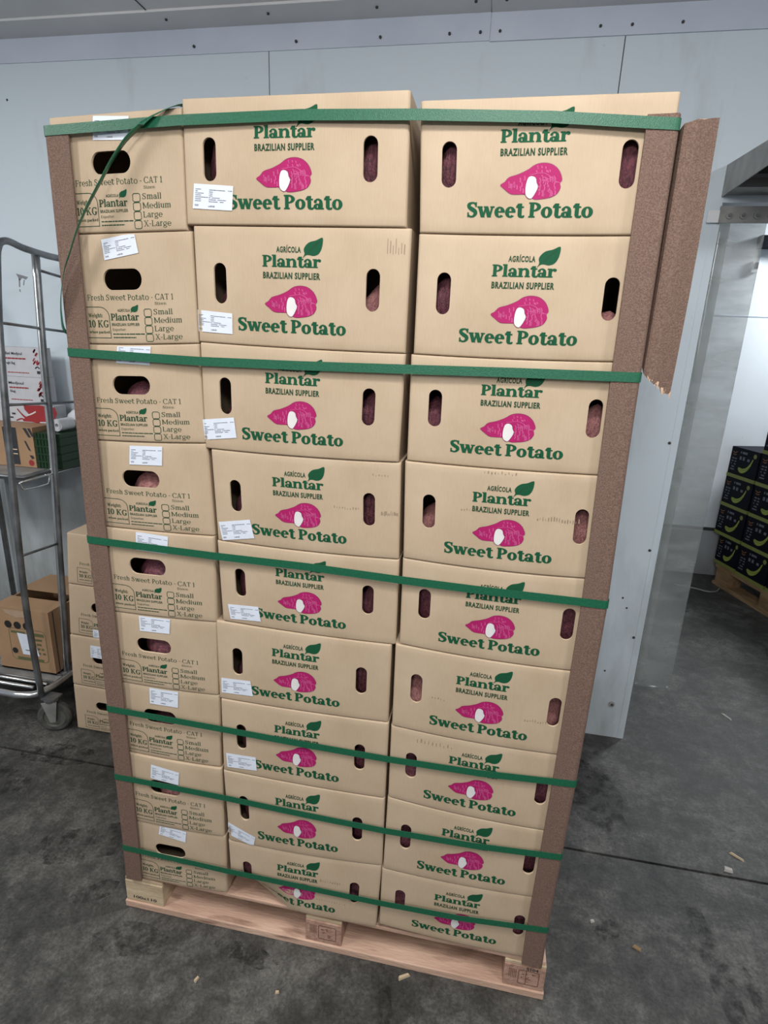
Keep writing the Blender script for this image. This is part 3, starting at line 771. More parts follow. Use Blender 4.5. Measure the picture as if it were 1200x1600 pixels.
mb.box(-4.0, 0.744, WY - 0.004, WY + 0.002, 2.425, 2.505, TRIM); mb.box(0.746, 4.0, WY - 0.006, WY + 0.002, 2.422, 2.505, TRIM)
for x in (-0.24, 0.12, 0.40, 0.62, 0.715, 0.775, 1.07, 1.16, 1.30): mb.disc((x, WY - 0.006, 2.447), (0, 1, 0), 0, 0.0045, 0.004, GAP, 10)
struct(mb, 'trim_1')
mb = MB()                                                        # ceiling leg of the cove trim
mb.box(-4.0, 0.744, WY - 0.115, WY, 2.498, 2.507, CEIL); mb.box(0.746, 4.0, WY - 0.118, WY, 2.496, 2.507, CEIL)
for x in (-0.30, 0.05, 0.40, 0.70, 0.79, 1.09, 1.19): mb.disc((x, WY - 0.07, 2.496), (0, 0, 1), 0, 0.0045, 0.004, GAP, 10)
struct(mb, 'trim_2')
# the doorway's steel edge
mb = MB(); mb.box(1.480, 1.503, WY - 0.0012, WY + 0.10, 0.0, 1.915, WALL)
for z in (0.46, 0.82, 1.22): mb.disc((1.474, WY - 0.001, z), (0, 1, 0), 0, 0.005, 0.003, GAP, 12)
mb.disc((1.437, WY - 0.003, 0.155), (0, 1, 0), 0.0, 0.011, 0.008, GALV, 16)
mb.disc((1.437, WY - 0.008, 0.155), (0, 1, 0), 0.0, 0.005, 0.004, GAP, 12)
struct(mb, 'trim_3')
# far room
mb = MB(); mb.box(1.0, 6.5, 3.15, 3.25, 0.345, 2.6, FARW); mb.box(4.6, 4.7, WY + 0.10, 3.15, 0.0, 2.6, KERB); mb.box(1.0, 1.05, WY + 0.10, 3.15, 0.0, 2.6, KERB); mb.box(1.0, 6.5, 3.1485, 3.152, 1.75, 1.756, TRIM)
struct(mb, 'wall_far')
mb = MB(); mb.box(1.0, 6.5, 3.128, 3.25, 0.0, 0.325, KERB); mb.box(1.0, 6.5, 3.136, 3.25, 0.325, 0.345, GAP); struct(mb, 'baseboard_far')
mb = MB(); mb.box(1.0, 6.5, WY + 0.10, 3.25, 2.5, 2.6, CEIL); struct(mb, 'trim_6')

# hood and curtain at the doorway
hood = empty('door_hood', (1.493, WY, 1.99)); tag(hood, 'grey galvanised metal hood on the wall above the doorway, narrowing outwards', 'hood')
mb = MB()
prof = [(WY, 1.990), (WY, 2.078), (0.50, 2.043), (0.50, 1.998)]
x0, x1 = 1.493, 2.45
vs = [(x, y, z) for x in (x0, x1) for y, z in prof]
mb.add(vs, [(0, 1, 2, 3), (4, 7, 6, 5), (1, 5, 6, 2), (2, 6, 7, 3)], GALV)
o = mb.build('cover', hood); o.location = -Vector(hood.location); fix_normals(o)
so = o.modifiers.new('s', 'SOLIDIFY'); so.thickness = 0.003
mb = MB(); mb.box(1.50, 2.44, 0.98, WY - 0.002, 1.995, 2.03, GALV); mb.box(1.50, 2.44, 0.86, 0.90, 2.0, 2.025, GAP)
mb.tube([(1.60, 0.94, 2.00), (1.64, 0.90, 1.985), (1.66, 0.96, 1.998)], 0.004, GAP)
o = mb.build('door_track', hood); o.location = -Vector(hood.location)

cur = empty('strip_curtain', (1.58, WY + 0.02, 0.25)); tag(cur, 'milky clear plastic strip hanging from bolted steel rail beside the doorway edge', 'strip curtain')
def cb(mb, name, label=None):
    o = mb.build(name, cur); o.location = -Vector(cur.location)
    if label: o['label'] = label
    return o
mb = MB(); mb.box(1.493, 1.668, WY - 0.016, WY - 0.010, 1.915, 1.962, GALV); mb.box(1.460, 1.493, WY - 0.014, WY - 0.009, 1.916, 1.950, SWITCH); cb(mb, 'rail', 'grey steel clamping rail')
for x in (1.521, 1.560, 1.600, 1.640):
    mb = MB(); mb.disc((x, WY - 0.018, 1.936), (0, 1, 0), 0, 0.0105, 0.005, GALV, 20); mb.disc((x, WY - 0.023, 1.936), (0, 1, 0), 0, 0.0055, 0.008, STEEL, 6)
    cb(mb, 'bolt')
def pvc(x0, x1, y, z0, z1, curve, nx=14, nz=40):
    mb = MB(); vs = []; fs = []
    for j in range(nz + 1):
        t = j / nz; z = z0 + (z1 - z0) * t
        for i in range(nx + 1):
            s_ = i / nx; x = x0 + (x1 - x0) * s_ - 0.012 * (1 - t) * 0
            yy = y - curve * math.sin(PI * s_) * (0.5 + 0.5 * math.sin(4.5 * t + 0.6)) + 0.006 * math.sin(7 * t) * s_ - 0.010 * math.exp(-((t - 0.72) / 0.06) ** 2) * math.exp(-((s_ - 0.02) / 0.25) ** 2)
            zz = z
            if j == 0 and i in (0, nx): zz += 0.008
            vs.append((x, yy, zz))
    k = nx + 1
    mb.add(vs, [(j * k + i, j * k + i + 1, (j + 1) * k + i + 1, (j + 1) * k + i) for j in range(nz) for i in range(nx)], PVC, True)
    o = cb(mb, 'strip'); md = o.modifiers.new('s', 'SOLIDIFY'); md.thickness = 0.002
    return o
pvc(1.505, 1.643, WY + 0.010, 0.250, 1.930, 0.012)
pvc(1.500, 1.545, WY + 0.030, 0.262, 1.930, 0.006)

# fittings on the far wall
o = MB(); o.box(2.36, 2.9, 3.085, 3.149, 2.145, 2.215, DARKB); o = o.build('wall_duct'); tag(o, 'black horizontal channel high on the white far wall', 'duct')
sw = MB(); sw.box(2.352, 2.388, 3.120, 3.149, 2.01, 2.075, SWITCH); sw.box(2.365, 2.383, 3.114, 3.1205, 2.03, 2.065, DARKB); sw = sw.build('wall_switch'); tag(sw, 'small white switch box with dark front on the white far wall', 'switch')

# ------------------------------------------------------------------ pallet
pal = empty('pallet', (0.55, 0.5, 0)); tag(pal, 'pinkish wooden pallet under the strapped stack of sweet potato boxes', 'pallet')
def pp(mb, name, label=None, bv=0.002):
    o = mb.build(name, pal); o.location = -Vector(pal.location); bevel(o, bv)
    if label: o['label'] = label
    return o
for i, (x0, x1) in enumerate(((-0.013, 0.098), (0.502, 0.598), (1.008, 1.106))):
    for j, (y0, y1) in enumerate(((0.004, 0.135), (0.44, 0.56), (0.87, 0.996))):
        mb = MB(); m = WOODP if (i == 0 and j == 0) else BLOCKW
        mb.box(x0, x1, y0, y1, 0.021, 0.091, m)
        if j == 0:
            T_ = lambda ps, mt: [mb.add([(x, y0 - 0.0006, z) for x, z in p], [tuple(range(len(p)))], mt) for p in ps]
            if i == 0: T_(fit(sans('100x110', 0.02), x0 + 0.022, x1 - 0.020, 0.033, 0.009), BLACKINK)
            else:
                D_ = flat('burnt brand', (0.17, 0.08, 0.05), 0.9) if i == 1 else bpy.data.materials['burnt brand']
                T_(rrect_line(x0 + 0.034, 0.034, x1 - 0.014, 0.080, 0.004, 0.004, 0.002, 0.002, 2), D_)
                if i == 2: T_(rect(x0 + 0.052, 0.034, x0 + 0.0535, 0.080), D_); T_(fit(sans('S104', 0.02), x0 + 0.052, x0 + 0.080, 0.082, 0.009), BLACKINK)
                random.seed(i)
                for k in range(9):
                    xx = random.uniform(x0 + 0.040, x1 - 0.030); zz = random.uniform(0.042, 0.070)
                    T_(rect(xx, zz, xx + random.uniform(.002, .009), zz + 0.0025), D_)
                for k in range(5):
                    T_(rect(x0 + 0.012 + k * 0.004, 0.050, x0 + 0.0135 + k * 0.004, 0.078), D_)
        pp(mb, 'block', 'pale wood corner block stamped with its size' if i == 0 and j == 0 else None)
for y0, y1 in ((0.0, 0.145), (0.44, 0.56), (0.86, 1.0)):
    mb = MB(); mb.box(-0.016, 1.108, y0, y1, 0.0, 0.021, WOOD); pp(mb, 'bottom_board')
for i, (x0, x1) in enumerate(((-0.013, 0.098), (0.502, 0.598), (1.008, 1.106))):
    mb = MB(); mb.box(x0, x1, 0.006, 0.994, 0.091, 0.101, WOODP); pp(mb, 'stringer_board', 'pale yellowish stringer board')
for k in range(7):
    y0 = 0.010 + k * 0.146
    mb = MB(); mb.box(-0.010, 1.104, y0, y0 + 0.105, 0.101, 0.112, WOOD); pp(mb, 'top_board')

# ------------------------------------------------------------------ the 27 boxes
LB = [
    (0.0179, 1.8910, 0.2800, 1.9010, 0.0156, 1.6980, 0.2780, 1.7070),
    (0.0156, 1.6968, 0.2860, 1.7061, 0.0132, 1.4980, 0.2880, 1.5090),
    (0.0132, 1.4968, 0.2890, 1.5078, 0.0103, 1.3040, 0.2930, 1.3150),
    (0.0103, 1.3028, 0.2950, 1.3139, 0.0074, 1.1140, 0.3020, 1.1170),
    (0.0074, 1.1128, 0.3020, 1.1158, 0.0066, 0.9090, 0.2980, 0.9150),
    (0.0066, 0.9078, 0.2980, 0.9138, 0.0062, 0.7230, 0.2920, 0.7250),
    (0.0062, 0.7218, 0.2950, 0.7238, 0.0054, 0.5230, 0.2880, 0.5220),
    (0.0054, 0.5218, 0.2920, 0.5208, 0.0044, 0.3110, 0.2890, 0.3130),
    (0.0044, 0.3098, 0.2920, 0.3118, 0.0020, 0.1135, 0.2870, 0.1250),
]
MBX = [
    (0.2820, 1.9130, 0.6810, 1.9150, 0.2790, 1.7160, 0.6840, 1.7140),
    (0.2900, 1.7147, 0.6930, 1.7128, 0.2900, 1.5120, 0.6920, 1.5070),
    (0.2920, 1.5108, 0.6930, 1.5058, 0.2920, 1.3050, 0.6890, 1.3060),
    (0.3030, 1.3038, 0.6940, 1.3048, 0.3090, 1.1090, 0.6990, 1.1080),
    (0.3070, 1.1078, 0.7000, 1.1068, 0.3120, 0.9200, 0.7010, 0.9160),
    (0.2960, 0.9190, 0.6930, 0.9149, 0.2950, 0.7200, 0.6930, 0.7240),
    (0.2990, 0.7188, 0.6950, 0.7228, 0.2970, 0.5200, 0.6940, 0.5200),
    (0.2960, 0.5188, 0.6940, 0.5188, 0.3020, 0.3060, 0.6950, 0.3210),
    (0.2990, 0.3047, 0.6940, 0.3198, 0.3020, 0.1200, 0.6870, 0.1190),
]
RB = [
    (0.6980, 1.9000, 1.0905, 1.9020, 0.7070, 1.7060, 1.0922, 1.7060),
    (0.7060, 1.7048, 1.0922, 1.7048, 0.7070, 1.5070, 1.0938, 1.5100),
    (0.7030, 1.5058, 1.0938, 1.5088, 0.7050, 1.3110, 1.0967, 1.3120),
    (0.7020, 1.3098, 1.0967, 1.3108, 0.7080, 1.1140, 1.1010, 1.1130),
    (0.7070, 1.1128, 1.1010, 1.1118, 0.7090, 0.9210, 1.1005, 0.9120),
    (0.7010, 0.9200, 1.1005, 0.9108, 0.7020, 0.7190, 1.0986, 0.7120),
    (0.7000, 0.7178, 1.0986, 0.7108, 0.7010, 0.5250, 1.0952, 0.5100),
    (0.7000, 0.5238, 1.0952, 0.5088, 0.6970, 0.3120, 1.0912, 0.3180),
    (0.6940, 0.3108, 1.0911, 0.3168, 0.6940, 0.1300, 1.0895, 0.1250),
]
ST_M = [
    [(0.299, 1.782), (0.374, 1.777), (0.37, 1.738), (0.294, 1.742)],
    [(0.289, 1.57), (0.362, 1.565), (0.361, 1.528), (0.289, 1.531)],
    [(0.283, 1.362), (0.358, 1.371), (0.362, 1.331), (0.289, 1.322)],
    [(0.314, 1.15), (0.384, 1.162), (0.393, 1.122), (0.321, 1.11)],
    [(0.327, 0.963), (0.398, 0.966), (0.403, 0.931), (0.332, 0.928)],
    [(0.304, 0.776), (0.375, 0.779), (0.38, 0.74), (0.303, 0.737)],
    [(0.307, 0.572), (0.382, 0.574), (0.384, 0.536), (0.309, 0.532)],
    [(0.303, 0.365), (0.375, 0.335), (0.369, 0.304), (0.3, 0.328)],
]
ST_L = [
    [(0.11, 1.891), (0.18, 1.889), (0.177, 1.852), (0.106, 1.853)],
    [(0.102, 1.689), (0.172, 1.702), (0.178, 1.667), (0.106, 1.653)],
    [(0.117, 1.502), (0.189, 1.5), (0.185, 1.463), (0.111, 1.464)],
    [(0.123, 1.298), (0.197, 1.301), (0.194, 1.261), (0.119, 1.258)],
    [(0.121, 1.11), (0.197, 1.106), (0.193, 1.066), (0.119, 1.068)],
    [(0.108, 0.909), (0.186, 0.91), (0.182, 0.87), (0.108, 0.868)],
    [(0.117, 0.719), (0.191, 0.719), (0.188, 0.674), (0.115, 0.674)],
    [(0.105, 0.499), (0.18, 0.489), (0.176, 0.451), (0.101, 0.458)],
    [(0.112, 0.311), (0.185, 0.303), (0.181, 0.269), (0.106, 0.279)],
]
ORD = ['topmost', 'second from the top', 'third from the top', 'fourth from the top', 'middle-layer', 'fourth from the bottom', 'third from the bottom', 'second from the bottom', 'bottom']
L_EXTRA = ['under the loose strap end', 'with tilted sticker and empty dark hole', 'under the second strap', 'with pale potato tips in its hole', 'strap across its sticker', 'with potato filling its hole', 'its hole crossed by a strap', 'sticker hanging over its hole', 'standing on the pale pallet block']
M_EXTRA = ['strap hiding its leaf', 'scuffed at upper right', 'strap just above its logo', 'scuffed right hole', 'strap cutting its small print', 'shifted left with a plain front', 'strap just under its logo', 'slanting sticker at its lower left', 'crushed at lower left']
R_EXTRA = ['strap over the top of its leaf', 'creased at its right hole', 'strap hiding its leaf', 'with a grey scuffed crease', 'strap across its logo', 'no strap across it', 'strap across its lower logo line', 'strap above its pink potato', 'strap crossing its pink potato']
random.seed(11)
jit = [[0.001, 0.002, 0.001, 0.002, -0.0015, 0.0005, 0.002, -0.002, 0.001],
       [-0.001, 0.001, 0.0, 0.0015, 0.001, -0.001, -0.0025, -0.0025, -0.001],
       [0.001, 0.002, 0.0005, -0.002, -0.001, -0.0025, -0.001, -0.0005, 0.001]]
bul = [[random.uniform(0.0015, 0.0045) for _ in range(9)] for _ in range(3)]
sagv = {'L': [0.0, 0.0, 0.002, 0.002, 0.002, 0.002, 0.003, 0.004, 0.003, 0.004],
        'M': [0.0, 0.0, 0.002, 0.003, 0.004, 0.003, 0.002, 0.003, 0.005, 0.004],
        'R': [0.0, 0.002, 0.003, 0.003, 0.006, 0.006, 0.007, 0.008, 0.007, 0.005]}

def crushed(u, v):
    """lower left of the bottom middle box is pushed in and up"""
    k = max(0.0, 1 - u / 0.42) * max(0.0, 1 - v / 0.42)
    r = math.exp(-((v - 0.30 + 0.62 * u) / 0.06) ** 2) * max(0, 1 - u / 0.6)
    return 0.05 * k + 0.006 * r, 0.056 * k

# one sweet potato, copied for every hand hole that shows one
def potato_mesh():
    mb = MB(); n, m = 20, 22; vs = []; fs = []
    random.seed(3)
    ph = [random.uniform(0, 6.28) for _ in range(6)]
    for i in range(m + 1):
        t = i / m
        r = (math.sin(PI * t) ** 0.62) * (0.72 + 0.36 * math.sin(PI * (0.15 + 0.75 * t)))
        if t < 0.12: r *= 0.75 + 2 * t
        bx, by = 0.10 * math.sin(3.0 * t + 0.5), 0.06 * math.sin(4.5 * t)
        for j in range(n):
            a = 2 * PI * j / n
            q = r * (1 + 0.07 * math.sin(2 * a + ph[0] + 4 * t) + 0.05 * math.sin(3 * a + ph[1] - 6 * t) + 0.03 * math.sin(5 * a + ph[2] + 15 * t))
            vs.append((0.5 * q * math.cos(a) + bx, 0.5 * q * math.sin(a) + by, t))
    for i in range(m):
        for j in range(n): fs.append((i * n + j, i * n + (j + 1) % n, (i + 1) * n + (j + 1) % n, (i + 1) * n + j))
    mb.add(vs, fs, SKIN, True)
    return mb
POT = potato_mesh().build('sweet_potato')
POTP = POT.copy(); POTP.data = POT.data.copy(); POTP.data.materials[0] = SKINP; COL.objects.link(POTP)
used = {'d': False, 'p': False}
def potato(x, y, z0, z1, dia, lean, label, pale=False, ry=0.0, wide=None):
    """upright potato leaning in the box from its floor z0 to z1"""
    src = POTP if pale else POT; key = 'p' if pale else 'd'
    if used[key]:
        o = src.copy(); COL.objects.link(o)
    else:
        o = src; used[key] = True
    o.location = (x, y, z0)
    o.rotation_euler = (lean, ry, random.uniform(0, 6))
    o.scale = (dia, dia, (z1 - z0))
    if wide: o.scale.x = wide; o.rotation_euler.z = random.choice((0.0, PI)) + random.uniform(-.12, .12)
    tag(o, label, 'sweet potato', 'sweet potatoes showing through the hand holes')
    return o

# content of each hand hole: height of the potato top as a fraction of the box height (0 = none), 'p' = pale
HOLE_L = [0, 0.36, 0.60, 'p0.62', 0.64, 0.80, 0.60, 'p0.62', 0.0]
HOLE_M = [(0.78, 0.90), (0.50, 'p0.58'), (0.44, 0.70), (0.55, 0.85), (0.75, 0.62), (0.42, 0.80), (0.85, 0.60), (0.78, 0.70), (0.80, 0.60)]
HOLE_R = [(0.90, 0.92), (0.88, 'p0.40'), (0.60, 'p0.60'), ('p0.56', 'p0.62'), (0.85, 0.75), ('p0.60', 'p0.52'), (0.66, 0.62), (0.70, 0.70), (0.80, 0.75)]
COLN = {'L': 'left', 'M': 'middle', 'R': 'right'}

def make_box(cn, i, c):
    ci = 'LMR'.index(cn)
    kind = 'S' if cn == 'L' else 'L'
    y0 = 0.001 + jit[ci][i]
    depth = 0.40
    sv = sagv[cn]
    loc = ((c[4] + c[6]) / 2, y0 + depth / 2, min(c[5], c[7]))
    mb, fm = carton(kind, c, y0, depth, bul[ci][i], sv[i], sv[i + 1], dent=crushed if (cn == 'M' and i == 8) else None)
    # scuffs seen on some faces
    random.seed(100 * ci + i)
    def scuff(u0, u1, v, n, hh=0.03, slope=0.0):
        for k in range(n):
            u = u0 + (u1 - u0) * k / n; vv = v + slope * (u - u0) + random.uniform(-.006, .006)
            for p in rect(u, vv, u + random.uniform(.002, .006), vv + random.uniform(.4, 1) * hh):
                mb.add([fm(x, y, 0.0003) for x, y in p], [(0, 1, 2, 3)], SCUFF)
    if (cn, i) == ('M', 1): scuff(0.90, 0.985, 0.80, 7, 0.12)
    if (cn, i) == ('M', 3): scuff(0.66, 0.80, 0.50, 10, 0.03, 0.02); scuff(0.905, 0.995, 0.46, 11, 0.05); scuff(0.86, 0.95, 0.86, 6, 0.02)
    if (cn, i) == ('R', 3): scuff(0.28, 0.46, 0.58, 14, 0.02, -0.05); scuff(0.64, 0.84, 0.55, 16, 0.045, -0.08); scuff(0.38, 0.54, 0.955, 10, 0.03)
    if (cn, i) == ('R', 5): scuff(0.70, 0.82, 0.36, 9, 0.03); scuff(0.21, 0.29, 0.45, 5, 0.02)
    if (cn, i) == ('R', 6): scuff(0.15, 0.36, 0.86, 10, 0.05)
    if (cn, i) == ('M', 8): scuff(0.62, 0.76, 0.62, 9, 0.04, -0.1); scuff(0.60, 0.80, 0.30, 12, 0.02, -0.05)
    o = mb.build('cardboard_box', loc=loc)
    fix_normals_light(o)
    ex = (L_EXTRA, M_EXTRA, R_EXTRA)[ci][i]
    o_lab = ('kraft box end' if cn == 'L' else 'kraft box side') + ', %s column, %s, %s' % (COLN[cn], ORD[i], ex)
    tag(o, o_lab, 'box', 'strapped sweet potato boxes on the pallet')
    if cn == 'M' and i < 8: sticker(ST_M[i], fm, i, o, loc)
    if cn == 'L': sticker(ST_L[i], fm, 30 + i, o, loc)
    # potatoes
    def pot(u, code, which):
        if not code: return
        pale = isinstance(code, str); f = float(code[1:]) if pale else code
        b = fm(u, 0.02); t = fm(u, 0.98)
        zb = b.z + 0.004; H = t.z - b.z
        side = {'l': 'left hole', 'r': 'right hole', 'c': 'end hole'}[which]
        lab = '%s sweet potato in the %s, %s column, %s box' % ('pale pink' if pale else 'dark purple', side, COLN[cn], ORD[i])
        x = fm(u, 0.5).x
        if which == 'c':
            potato(x, y0 + 0.056, zb, zb + H * f * 1.04, 0.085, 0.10, lab, pale, 0.05, wide=0.128)
        else:
            potato(x + (0.006 if which == 'l' else -0.003), y0 + 0.050, zb, zb + H * f * 1.03, 0.070, 0.10, lab, pale, random.uniform(-.05, .05))
    if cn == 'L': pot(0.46, HOLE_L[i], 'c')
    else:
        hl = (HOLE_M if cn == 'M' else HOLE_R)[i]
        pot(0.124, hl[0], 'l'); pot(0.842, hl[1], 'r')
    return o

def fix_normals_light(o):
    pass

for i in range(9):
    make_box('L', i, LB[i]); make_box('M', i, MBX[i]); make_box('R', i, RB[i])
for k, o in (('d', POT), ('p', POTP)):
    if not used[k]: bpy.data.objects.remove(o)

# ------------------------------------------------------------------ edge boards
def pl(tab, z):
    for (z0, x0), (z1, x1) in zip(tab, tab[1:]):
        if z0 <= z <= z1 or z1 <= z <= z0: return x0 + (x1 - x0) * (z - z0) / (z1 - z0)
    return tab[-1][1] if z < min(tab[0][0], tab[-1][0]) or abs(z - tab[-1][0]) < abs(z - tab[0][0]) else tab[0][1]
LOUT = [(0.113, -0.001), (0.22, 0.001), (0.65, 0.003), (1.085, 0.004), (1.48, 0.010), (1.90, 0.015)]
ROUT = [(0.113, 1.0925), (0.24, 1.0925), (0.45, 1.097), (0.65, 1.101), (1.065, 1.105), (1.39, 1.098), (1.49, 1.097), (1.90, 1.0935)]
def edge_board(name, tab, sgn, z0, z1, wdt, label, torn=False):
    """L profile with a rounded corner; sgn +1: front flange runs towards +x from the corner"""
    mb = MB(); R_ = 0.008; th = 0.0045; yf = -0.0105
    def section(z):
        xo = pl(tab, z); out = []; inn = []
        out.append((xo + sgn * wdt, yf + 0.001))
        n = 6
        for k in range(n + 1):
            a = (PI / 2) * k / n
            out.append((xo + sgn * (R_ - R_ * math.sin(a)), yf + R_ - R_ * math.cos(a)))
        out.append((xo, yf + wdt))
        inn = [(xo + sgn * wdt, yf + 0.001 + th)]
        for k in range(n + 1):
            a = (PI / 2) * k / n; r = R_ - th
            inn.append((xo + sgn * (R_ - r * math.sin(a)), yf + R_ - r * math.cos(a)))
        inn.append((xo + sgn * th, yf + wdt))
        return out + inn[::-1]
    zs = [z0 + (z1 - z0) * k / 24 for k in range(25)]
    rings = []
    for k, z in enumerate(zs):
        s_ = section(z); random.seed(k)
        rings.append([(x, y, z + (random.uniform(-.002, .002) if k in (0, 24) else 0)) for x, y in s_])
    n = len(rings[0]); vs = [p for r in rings for p in r]; fs = []
    for k in range(len(zs) - 1):
        for j in range(n): fs.append((k * n + j, k * n + (j + 1) % n, (k + 1) * n + (j + 1) % n, (k + 1) * n + j))
    fs.append(tuple(range(n))); fs.append(tuple((len(zs) - 1) * n + j for j in range(n)))
    mb.add(vs, fs, BOARD)
    o = mb.build(name, loc=(pl(tab, z0), 0, z0)); fix_normals(o)
    return tag(o, label, 'edge protector', 'brown board edge protectors')
edge_board('edge_protector', LOUT, 1, 0.1135, 1.866, 0.049, 'brown board edge protector running down the left corner of the stack')
edge_board('edge_protector', ROUT, -1, 0.1135, 1.868, 0.048, 'brown board edge protector running down the right corner of the stack')

mb = MB()                                                        # torn, flared board outside the right corner
cols = 9
xa = [1.0990, 1.0992, 1.1010, 1.1075, 1.119, 1.128, 1.136, 1.144, 1.151]
ya = [0.050, 0.008, -0.002, -0.005, -0.004, -0.001, 0.002, 0.005, 0.007]
bot = [1.500, 1.498, 1.494, 1.488, 1.478, 1.474, 1.464, 1.462, 1.459]
top = [1.852, 1.855, 1.858, 1.860, 1.862, 1.864, 1.866, 1.868, 1.868]
rows = 16; random.seed(8)
for layer in (0, 1):
    vs = []
    for r in range(rows + 1):
        t = r / rows
        for i in range(cols):
            z = bot[i] + (top[i] - bot[i]) * t
            if r == 0: z += random.uniform(-.004, .004)
            if r == rows: z += random.uniform(-.0015, .0015)
            dx = 0.003 * math.sin(3 * t) * (i / cols)
            nx = 0.0045 if i < 2 else 0.002 if i == 2 else 0
            vs.append((xa[i] + dx + (nx if layer else 0), ya[i] + (0.0045 if layer and i >= 2 else 0), z))
    if layer == 0: va = vs
    else: vb = vs
b = len(va)
fs = []
for r in range(rows):
    for i in range(cols - 1):
        q = (r * cols + i, r * cols + i + 1, (r + 1) * cols + i + 1, (r + 1) * cols + i)
        fs.append(q); fs.append(tuple(b + k for k in q[::-1]))
mb.add(va + vb, fs, BOARD)
ed = []
for i in range(cols - 1): ed.append((i, i + 1, b + i + 1, b + i)); ed.append((rows * cols + i, rows * cols + i + 1, b + rows * cols + i + 1, b + rows * cols + i))
for r in range(rows): ed.append((r * cols + cols - 1, (r + 1) * cols + cols - 1, b + (r + 1) * cols + cols - 1, b + r * cols + cols - 1)); ed.append((r * cols, (r + 1) * cols, b + (r + 1) * cols, b + r * cols))
mb.add(va + vb, ed, BOARDE)
fr = []                                                          # ragged fibres along the tear
for k in range(26):
    i = random.randrange(3, cols - 1); t = random.random()
    x = xa[i] + (xa[i + 1] - xa[i]) * t; z = bot[i] + (bot[i + 1] - bot[i]) * t; y = ya[i] + 0.002
    mb.add([(x - .002, y, z + .004), (x + .002, y, z + .004), (x + random.uniform(-.002, .002), y - random.uniform(0, .003), z - random.uniform(.002, .008))], [(0, 1, 2)], BOARDE)
tb = mb.build('edge_protector', loc=(1.128, 0.004, 1.47))
tag(tb, 'short torn brown edge protector flaring out beside the upper right corner', 'edge protector', 'brown board edge protectors')

# ------------------------------------------------------------------ green straps
SP = [
 [(-0.0, 1.866), (0.28, 1.877), (0.499, 1.880), (0.693, 1.876), (0.904, 1.868), (1.092, 1.855)],
 [(0.0, 1.481), (0.294, 1.476), (0.497, 1.477), (0.703, 1.480), (0.884, 1.483), (1.094, 1.485)],
 [(0.0, 1.083), (0.308, 1.077), (0.509, 1.076), (0.707, 1.070), (0.877, 1.067), (1.105, 1.066)],
 [(0.0, 0.649), (0.298, 0.644), (0.509, 0.639), (0.697, 0.637), (0.901, 0.640), (1.102, 0.652)],
 [(0.0, 0.449), (0.300, 0.446), (0.509, 0.440), (0.699, 0.437), (0.904, 0.442), (1.096, 0.455)],
 [(0.0, 0.222), (0.299, 0.215), (0.509, 0.215), (0.695, 0.215), (0.892, 0.220), (1.093, 0.238)]]
SL = ['topmost green strap, round the top layer of boxes', 'green strap across the third layer of boxes from the top', 'green strap across the middle layer of boxes', 'green strap across the third layer of boxes from the bottom', 'green strap across the second layer of boxes from the bottom', 'lowest green strap, across the bottom layer of boxes']
for n_, pts in enumerate(SP):
    zl = pts[0][1]; zr = pts[-1][1]
    xl = pl(LOUT, zl) - 0.0006; xr = pl(ROUT, zr) + 0.0006
    yf = -0.0112
    path = [(xl, 0.30, zl), (xl, 0.05, zl), (xl, yf + 0.008, zl)]
    for k in range(1, 5):
        a = PI / 2 * k / 4; path.append((xl + 0.008 - 0.008 * math.cos(a), yf + 0.008 - 0.008 * math.sin(a), zl))
    inner = [p for p in pts[1:-1]]
    allp = [(xl + 0.05, zl + (pts[1][1] - zl) * 0.18)] + inner + [(xr - 0.05, zr + (pts[-2][1] - zr) * 0.22)]
    for (x, z) in allp: path.append((x, yf + 0.0006, z))
    for k in range(0, 5):
        a = PI / 2 * k / 4; path.append((xr - 0.008 + 0.008 * math.sin(a), yf + 0.008 - 0.008 * math.cos(a), zr))
    path += [(xr, 0.05, zr), (xr, 0.30, zr), (xr - 0.002, 0.405, zr), (xr - 0.01, 0.409, zr), (0.5, 0.409, (zl + zr) / 2), (xl + 0.01, 0.409, zl), (xl + 0.002, 0.405, zl)]
    mb = MB(); hw = 0.0082; th = 0.0009; k = len(path)
    vs = []
    for i, p in enumerate(path):
        a = Vector(path[i - 1]); b = Vector(path[(i + 1) % k]); t = (b - a).normalized()
        nrm = Vector((t.y, -t.x, 0)).normalized()
        P = Vector(p); upv = Vector((0, 0, 1))
        for q, e in ((hw, 0), (hw, 1), (-hw, 1), (-hw, 0)): vs.append(P + upv * q + nrm * th * e)
    fs = []
    for i in range(k):
        j = (i + 1) % k
        for e in range(4): g = (e + 1) % 4; fs.append((i * 4 + e, i * 4 + g, j * 4 + g, j * 4 + e))
    mb.add(vs, fs, STRAP)
    o = mb.build('green_strap', loc=(0.55, 0.2, zl - hw)); fix_normals(o)
    tag(o, SL[n_], 'strap', 'green straps around the stack')

